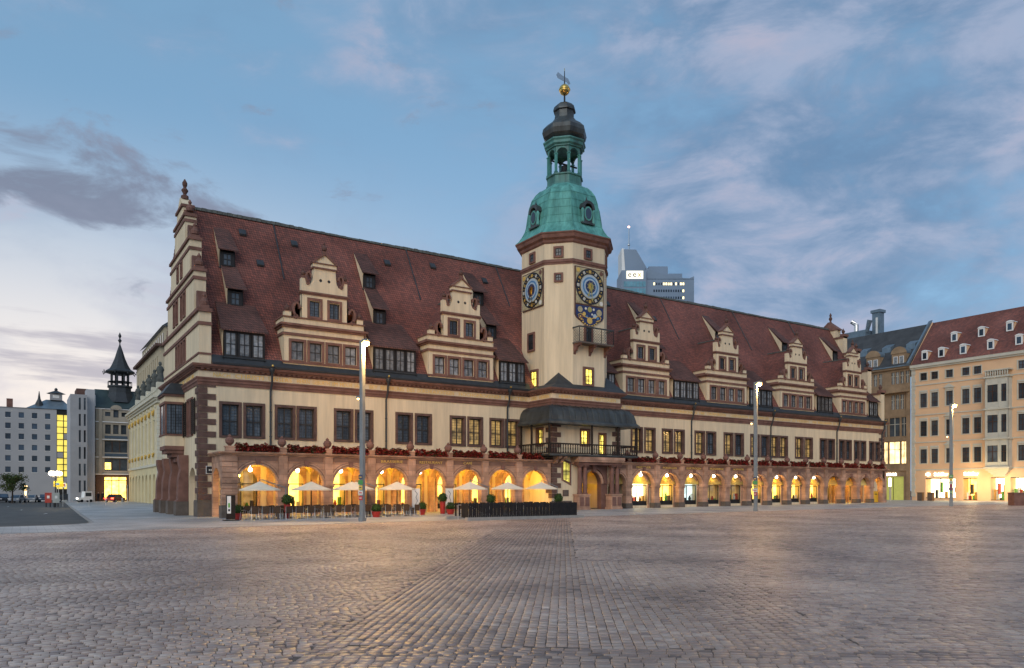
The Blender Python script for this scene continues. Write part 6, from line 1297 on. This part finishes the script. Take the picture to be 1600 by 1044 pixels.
for i in range(8):
    a = RQT + i * math.pi / 4; x, y = TQ[0] + 1.55 * math.cos(a), TQ[1] + 1.55 * math.sin(a); q.box(x - .16, x + .16, y - .16, y + .16, 22.3, 24.7, SLATE); q.tube([(TQ[0] + 2.6 * math.cos(a), TQ[1] + 2.6 * math.sin(a), 25.1), (TQ[0] + 3.0 * math.cos(a), TQ[1] + 3.0 * math.sin(a), 24.7), (TQ[0] + 3.1 * math.cos(a), TQ[1] + 3.1 * math.sin(a), 25.3)], .1, SLATE, 5); q.tube([(TQ[0] + 2.2 * math.cos(a), TQ[1] + 2.2 * math.sin(a), 22.4), (TQ[0] + 2.2 * math.cos(a), TQ[1] + 2.2 * math.sin(a), 23.2)], .05, SLATE, 4)
q.lathe([(2.2, 23.15), (2.25, 23.2), (2.2, 23.25)], (*TQ, 0), SLATE, 8, RQT); childof(q, 'turret', rq)
q = MB(); q.box(7.2, 9.6, RY0 - 1.2, RY0 - .3, 6.0, 6.9, mat('striped_sign', (.20, .30, .36), .5, .3, 4)); q.box(7.1, 9.7, RY0 - 1.25, RY0 - .25, 6.9, 7.0, WHITE); q.box(7.1, 9.7, RY0 - 1.25, RY0 - .25, 6.3, 6.38, WHITE); childof(q, 'projecting_sign', rq)
point_light('cafe_light', (0.5, -1.5, 2.8), 160, (1, .6, .2), rq, .3)
# grey slit-windowed building
gy = thing('slit_window_building', 'narrow light grey building with tall slit windows beside the lit stairwell', 'building', (-2.4, 98, gz(-2))); OL = Vector(gy.location)
GB = mat('grey_render', (.33, .33, .34), .9, .08, .5); GB2 = mat('pale_render', (.46, .46, .47), .9, .08, .5)
q = MB(); gh_ = [(x, x + .33, z, z + 2.2) for x in (-2.55, -1.75) for z in (1.5, 4.6, 7.7, 10.8, 13.8, 16.8)]; wallgrid(q, FRONT(98.0), -3.9, -1.2, -.5, 19.6, gh_, .3, GB); q.box(-3.9, -1.2, 98.35, 110, -.5, 19.6, GB2); q.box(-1.2, .2, 100, 112, -.5, 20.9, GB2); q.box(-2.6, -.7, 104, 110, 19.6, 21.4, STONE_D); childof(q, 'wall', gy)
for h in gh_: g_ = MB(); g_.box(h[0], h[1], 98.22, 98.26, h[2], h[3], PANE_P); childof(g_, 'window', gy)
# long hotel block with lit stairwell
ho = thing('hotel_block', 'long plain grey block with small square windows and yellow lit stairwell', 'building', (-14, 138, gz(-14))); OL = Vector(ho.location)
HY = 138.0; HW = mat('grey_hotel_render', (.40, .40, .41), .9, .07, .15)
hcx = [on_y(u, HY) for u in (12.4, 33.3, 54, 74.5)]; st_ = hcx[1] - hcx[0]; hcx = [hcx[0] - st_ * k for k in range(6, 0, -1)] + hcx; hzs = (18.1, 15.7, 13.35, 10.9, 8.5, 6.0)
sx0, sx1 = on_y(88.5, HY), on_y(110, HY)
hh_ = [(x - .5, x + .5, z - .1, z + 1.15) for x in hcx for z in hzs]
q = MB(); wallgrid(q, FRONT(HY), -46, sx0, -.6, 20.3, hh_, .25, HW); q.box(sx1, sx1 + .8, HY, HY + 12, -.6, 20.3, HW); q.box(-46, sx1, HY + 11, HY + 12, -.6, 20.3, HW); childof(q, 'wall', ho)
for h in hh_:
    g_ = MB(); g_.box(h[0], h[1], HY + .14, HY + .18, h[2], h[3], PANE_B); g_.box(h[0] - .06, h[1] + .06, HY - .06, HY + .1, h[2] - .1, h[2], WHITE); childof(g_, 'window', ho)
YEL = glow('lit_stairwell', (1.0, .80, .14), .62, .25, .5)
for r_ in range(12):
    for c_ in range(2):
        if (r_ * 2 + c_) % 7 == 3: m = HW
        else: m = YEL
        g_ = MB(); w_ = (sx1 - sx0) / 2; z = 2.2 + r_ * 1.42; g_.box(sx0 + c_ * w_ + .09, sx0 + (c_ + 1) * w_ - .09, HY + .1, HY + .14, z, z + 1.24, m); childof(g_, 'stairwell_pane', ho)
q = MB(); q.box(sx0, sx1, HY + .15, HY + .2, 0, 20.3, IRON); childof(q, 'stairwell_frame', ho)
q = MB(); q.add([(-46, HY - .2, 20.3), (sx1 + .8, HY - .2, 20.3), (sx1 + .8, HY + 12, 20.3), (-46, HY + 12, 20.3), (-40, HY + 6, 20.9), (-10.5, HY + 6, 20.9)], [(0, 1, 5, 4), (1, 2, 5), (2, 3, 4, 5), (3, 0, 4)], ZINC)
q.add([(-10.5, HY, 20.35), (sx1 + .6, HY, 20.35), (sx1 + .6, HY + 10, 20.35), (-10.5, HY + 10, 20.35), (-6.6, HY + 5, 22.9), (-3.2, HY + 5, 22.9)], [(0, 1, 5, 4), (1, 2, 5), (2, 3, 4, 5), (3, 0, 4)], ZINC); childof(q, 'roof', ho)
q = MB(); q.box(-5.8, -3.4, HY + 4, HY + 6.4, 22.8, 24.4, GB); q.lathe([(2.0, 24.4), (.3, 25.1), (.35, 25.5), (.02, 25.8)], (-4.6, HY + 5.2, 0), SLATE, 8); q.box(-5.3, -4.0, HY + 3.98, HY + 4, 23.3, 24.0, WHITE); childof(q, 'roof_lantern', ho); q = MB(); q.lathe([(.9, 20.4), (.75, 21.6), (.3, 22.6), (.06, 24.4)], (-8.0, HY + 2, 0), SLATE, 8); childof(q, 'roof_spike', ho); q = MB(); q.box(-14.2, -13, HY + 4, HY + 5.2, 20.4, 22.6, STONE); childof(q, 'chimney', ho)
OL = Vector((0, 0, 0))
# tree, vehicles and street furniture in the side street
LF = [mat('leaf_%d' % k, c, .7, .3, 2) for k, c in enumerate(((.035, .060, .015), (.055, .085, .022), (.075, .075, .020)))]; BARK = mat('bark', (.06, .045, .035), .9, .3, 5, .4, 20)
def tree(x, y, H, r_, label):
    t = thing('tree', label, 'tree', (x, y, gz(x) - .1)); q = MB(); q.tube([(0, 0, 0), (.05, 0, H * .3), (0, .1, H * .55), (.1, 0, H * .8)], [.16, .13, .09, .03], BARK, 7)
    for k in range(6): a = k * 1.05; q.tube([(0, 0, H * .35 + .1 * k), (r_ * .4 * math.cos(a), r_ * .4 * math.sin(a), H * .55 + .12 * k), (r_ * .75 * math.cos(a), r_ * .75 * math.sin(a), H * .66 + .12 * k)], [.07, .04, .015], BARK, 5)
    q.build('trunk', t); f = MB()
    for k in range(26):
        a = random.uniform(0, 6.28); rr = r_ * random.uniform(.2, .85); c = Vector((rr * math.cos(a), rr * math.sin(a), H * .68 + random.uniform(-.22, .26) * H)); s_ = r_ * random.uniform(.22, .4)
        for j in range(90):
            v = Vector((random.gauss(0, 1), random.gauss(0, 1), random.gauss(0, .7))) * s_ * .55; n1_ = Vector((random.gauss(0, 1), random.gauss(0, 1), random.gauss(0, 1))).normalized() * .13; n2_ = n1_.orthogonal().normalized() * .09; p = c + v; f.add([p - n1_, p - n2_, p + n1_, p + n2_], [(0, 1, 2, 3)], LF[(k + j) % 3])
    f.build('crown', t)
tx, ty = at_depth(19, 132); tree(tx, ty, 5.3, 2.3, 'small bushy street tree before the grey block with square windows')
TYRE = mat('tyre', (.015, .015, .016), .8, .1, 3); RIM = mat('wheel_rim', (.4, .4, .42), .35, .1, 3, metal=.8)
def car(x, y, rz, col, label, tail=False, tall=0.0):
    t = thing('car', label, 'car', (x, y, gz(x) - .1), rz); P = mat('car_paint', col, .25, .05, 2)
    q = MB(); prof = [(-2.1, .35), (-2.1, .62), (-2.0, .82), (-1.25, .92), (1.0, .95), (1.95, .90), (2.1, .72), (2.12, .35)]
    q.ext(prof, -.86, .86, P); q.ext([(-1.5, .9), (-.75, 1.40 + tall), (.75, 1.44 + tall), (1.6, .93)], -.72, .72, P); q.build('body', t)
    q = MB(); q.ext([(-1.44, .93), (-.80, 1.36 + tall), (.70, 1.39 + tall), (1.5, .96)], -.74, .74, PANE_P)
    q.add([(-1.52, -.62, .95), (-1.52, .62, .95), (-.82, .58, 1.37 + tall), (-.82, -.58, 1.37 + tall)], [(0, 1, 2, 3)], PANE_B); q.add([(1.6, -.62, .98), (1.6, .62, .98), (.82, .58, 1.40 + tall), (.82, -.58, 1.40 + tall)], [(0, 1, 2, 3)], PANE_B); q.build('windows', t)
    for sx in (-1.3, 1.35):
        for sy in (-.8, .8):
            w = MB(); n = 16; w.ext([(sx + .32 * math.cos(2 * math.pi * i / n), .32 + .32 * math.sin(2 * math.pi * i / n)) for i in range(n)], sy - .1, sy + .1, TYRE); wo = w.build('wheel', t)
            w = MB(); s2 = .105 * (1 if sy > 0 else -1); w.ext([(sx + .19 * math.cos(2 * math.pi * i / 10), .32 + .19 * math.sin(2 * math.pi * i / 10)) for i in range(10)], sy + s2 - .01, sy + s2 + .01, RIM); w.build('rim', wo)
    for sy in (-.62, .62):
        h_ = MB(); h_.box(-2.14, -2.06, sy - .18, sy + .18, .62, .78, WHITE); h_.build('headlight', t); h_ = MB(); h_.box(2.06, 2.15, sy - .2, sy + .2, .66, .86, glow('tail_light', (1, .05, .02), 9 if tail else .05, 0)); h_.build('tail_light', t)
for u, k, rz, col, lb, tl in ((4, 140, R(100), (.02, .022, .026), 'dark parked car beside the street tree', .2), (27, 137, R(75), (.16, .19, .24), 'silver-blue parked car with pale windscreen before the grey block', 0), (50, 141, R(80), (.30, .31, .33), 'light grey parked car behind the striped barrier', 0), (70, 143, R(85), (.06, .08, .12), 'dark blue parked car beside the sign cluster', .05), (114 - 8, 146, R(175), (.03, .035, .04), 'dark car parked below the lit stairwell', .1)):
    x, y = at_depth(u, k); car(x, y, rz, col, lb, False, tl)
x, y = at_depth(179.5, 136); car(x, y, R(238), (.22, .02, .018), 'red car with glowing tail lights driving past the coffee house', True, .05)
x, y = at_depth(134, 133); uv = thing('street_cleaner', 'small white cleaning vehicle with a bright headlight', 'vehicle', (x, y, gz(x)), R(200))
q = MB(); q.ext([(-.9, .35), (1.5, .35), (1.5, .8), (.5, .85), (.4, 1.9), (-.8, 1.9), (-.9, .9)], -.6, .6, WHITE); q.build('body', uv); q = MB(); q.box(-.7, .3, -.62, .62, 1.05, 1.7, PANE_P); q.box(1.2, 1.9, -.55, .55, .2, .5, GREY); q.build('cab_glass', uv)
for sx in (-.6, .9):
    for sy in (-.55, .55):
        w = MB(); w.ext([(sx + .25 * math.cos(i * math.pi / 6), .25 + .25 * math.sin(i * math.pi / 6)) for i in range(12)], sy - .08, sy + .08, TYRE); w.build('wheel', uv)
q = MB(); q.ball((1.55, .3, .7), .14, BULB_W, 8, 6); q.build('headlight', uv)
for i, (bx_, by_) in enumerate(((-4.1, 50.0), (-1.9, 53.1), (.3, 55.5))):
    b_ = thing('bollard', 'slim pale steel bollard standing across the paved side street', 'bollard', (bx_, by_, gz(bx_)), group='bollards across the side street'); q = MB(); q.lathe([(.055, 0), (.055, 1.0), (.04, 1.03)], (0, 0, 0), STEEL, 8); q.build('post', b_); q = MB(); q.lathe([(.06, .85), (.06, .93)], (0, 0, 0), WHITE, 8); q.build('band', b_)
x, y = 4.0, 84.0; b_ = thing('sign_pole', 'thin steel sign pole beside the exchange house', 'pole', (x, y, gz(x))); q = MB(); q.lathe([(.05, 0), (.05, 3.0)], (0, 0, 0), STEEL, 8); q.build('pole', b_); q = MB(); q.box(-.25, .25, -.04, 0, 2.4, 2.95, CB); q.build('plate', b_)
gl_ = thing('globe_lamp', 'street lamp with four glowing white globes above the yellow sign', 'street lamp', (-7.9, 49.0, gz(-8))); q = MB(); q.tube([(0, 0, 0), (0, 0, 4.1)], [.09, .05], IRON, 8)
for k in range(4): a = k * math.pi / 2 + .4; q.tube([(0, 0, 3.6), (.45 * math.cos(a), .45 * math.sin(a), 3.75), (.5 * math.cos(a), .5 * math.sin(a), 4.0)], .03, IRON, 5)
q.build('post', gl_)
for k in range(4): a = k * math.pi / 2 + .4; s_ = MB(); s_.ball((.5 * math.cos(a), .5 * math.sin(a), 4.25), .3, BULB_W, 12, 8); s_.build('globe', gl_, smooth=True)
point_light('globe_lamp_light', (0, 0, 4.25), 260, (1, .82, .5), gl_, .5)
ys_ = thing('traffic_sign', 'yellow square direction sign on a steel post under the globe lamp', 'sign', (-7.5, 50.5, gz(-8))); q = MB(); q.tube([(0, 0, 0), (0, 0, 3.4)], .04, STEEL, 6); q.build('post', ys_); q = MB(); q.box(-.55, .55, -.06, -.04, 2.55, 3.3, mat('sign_yellow', (.75, .55, .03), .5, .05, 2)); q.box(-.35, .1, -.07, -.06, 2.8, 3.05, CBL); q.build('board', ys_)
ws_ = thing('traffic_sign', 'white rectangular parking sign on a thin post beside the yellow sign', 'sign', (-6.95, 52.0, gz(-7))); q = MB(); q.tube([(0, 0, 0), (0, 0, 3.2)], .035, STEEL, 6); q.build('post', ws_); q = MB(); q.box(-.35, .35, -.06, -.04, 2.5, 3.1, WHITE); q.box(-.2, .2, -.07, -.06, 2.65, 2.95, goods_m[0]); q.build('board', ws_)
for dx, dy, col, lb in ((-.75, .6, (.45, .06, .04), 'red and white striped cabinet under the globe lamp'), (.05, -.8, (.42, .44, .40), 'pale grey utility cabinet on black feet under the globe lamp')):
    t = thing('utility_cabinet', lb, 'cabinet', (-7.9 + dx, 49 + dy, gz(-8))); P = mat('cabinet_paint', col, .5, .1, 2); q = MB(); q.box(-.36, .36, -.2, .2, .55, 1.75, P); q.box(-.38, .38, -.22, .22, 1.75, 1.82, P); q.build('body', t); q = MB(); q.box(-.28, -.16, -.12, .12, 0, .55, CB); q.box(.16, .28, -.12, .12, 0, .55, CB); q.build('feet', t); q = MB(); q.box(-.14, .14, -.215, -.2, 1.1, 1.45, WHITE); q.build('label_plate', t)
br_ = thing('road_barrier', 'white construction barrier with red dots beside the asphalt road', 'barrier', (-9.0, 112, gz(-9))); q = MB()
for k in range(5): q.box(-2.2 + k * .88, -1.36 + k * .88, -.1, .1, .0, 1.05, WHITE)
q.build('panels', br_); q = MB()
for k in range(10): q.ball((-1.98 + k * .44, -.12, .85), .10, goods_m[0], 8, 4); q.box(-2.02 + k * .44, -1.94 + k * .44, -.115, -.1, .2, .6, GREY)
q.build('red_dots', br_)
lk = thing('lit_column', 'small glowing light column before the grey block', 'lamp', (*at_depth(40, 140), gz(-10))); q = MB(); q.lathe([(.06, 0), (.06, 1.2)], (0, 0, 0), IRON, 8); q.build('post', lk); q = MB(); q.lathe([(.1, 1.2), (.28, 3.0)], (0, 0, 0), glow('column_glass', (1, .65, .3), 3, .1), 10); q.build('shade', lk)
# two people by the coffee house
CLO = mat('dark_clothes', (.016, .016, .02), .85, .3, 4); SHO = mat('pale_shoes', (.7, .68, .64), .6, .05, 3); SKIN = mat('skin', (.45, .27, .2), .6, .05, 3); HAIR = mat('dark_hair', (.03, .02, .014), .7, .2, 5)
def person(x, y, rz, label, spread):
    t = thing('person', label, 'person', (x, y, gz(x) + .01), rz)
    V = [(0, 0, .95), (0, 0, 1.2), (0, 0, 1.42), (0, -.01, 1.52), (0, -.02, 1.63), (0, -.02, 1.74), (-.10, 0, .88), (-.11 - spread, -.03, .5), (-.12 - spread, .02, .10), (.10, 0, .88), (.11 + spread, .03, .5), (.12 + spread, 0, .10), (-.2, 0, 1.40), (-.27, .03, 1.12), (-.25, -.1, .88), (.2, 0, 1.40), (.28, .03, 1.12), (.24, -.12, .90), (-.25, -.12, .80), (.24, -.15, .82)]
    E_ = [(0, 1), (1, 2), (2, 3), (3, 4), (4, 5), (0, 6), (6, 7), (7, 8), (0, 9), (9, 10), (10, 11), (2, 12), (12, 13), (13, 14), (2, 15), (15, 16), (16, 17), (14, 18), (17, 19)]
    rad = [.16, .15, .15, .06, .10, .07, .10, .075, .055, .10, .075, .055, .075, .05, .04, .075, .05, .04, .035, .035]
    me = bpy.data.meshes.new('body'); me.from_pydata(V, E_, []); o = bpy.data.objects.new('body', me); COL.objects.link(o); o.parent = t; me.materials.append(CLO); md = o.modifiers.new('s', 'SKIN')
    for i, v in enumerate(me.skin_vertices[0].data if me.skin_vertices else []): v.radius = (rad[i], rad[i] * .8)
    if me.skin_vertices: me.skin_vertices[0].data[0].use_root = True
    o.modifiers.new('d', 'SUBSURF').levels = 1
    q = MB(); q.ball((0, -.02, 1.655), .105, SKIN, 12, 8, 1.2); q.ball((0, -.12, 1.64), .02, SKIN, 6, 4); q.build('head', t, smooth=True); q = MB(); q.ball((0, .01, 1.70), .112, HAIR, 12, 8, .95); q.build('hair', t, smooth=True)
    q = MB()
    for sx in (-1, 1): q.box(sx * (.12 + spread) - .05, sx * (.12 + spread) + .05, -.17, .09, 0, .09, SHO)
    q.build('shoes', t)
x, y = at_depth(153.5, 136); person(x, y, R(30), 'person in dark clothes with pale shoes standing before the lit coffee house', .03)
x, y = at_depth(160.5, 137); person(x, y, R(-20), 'person in dark clothes with pale shoes standing beside the red car', .06)
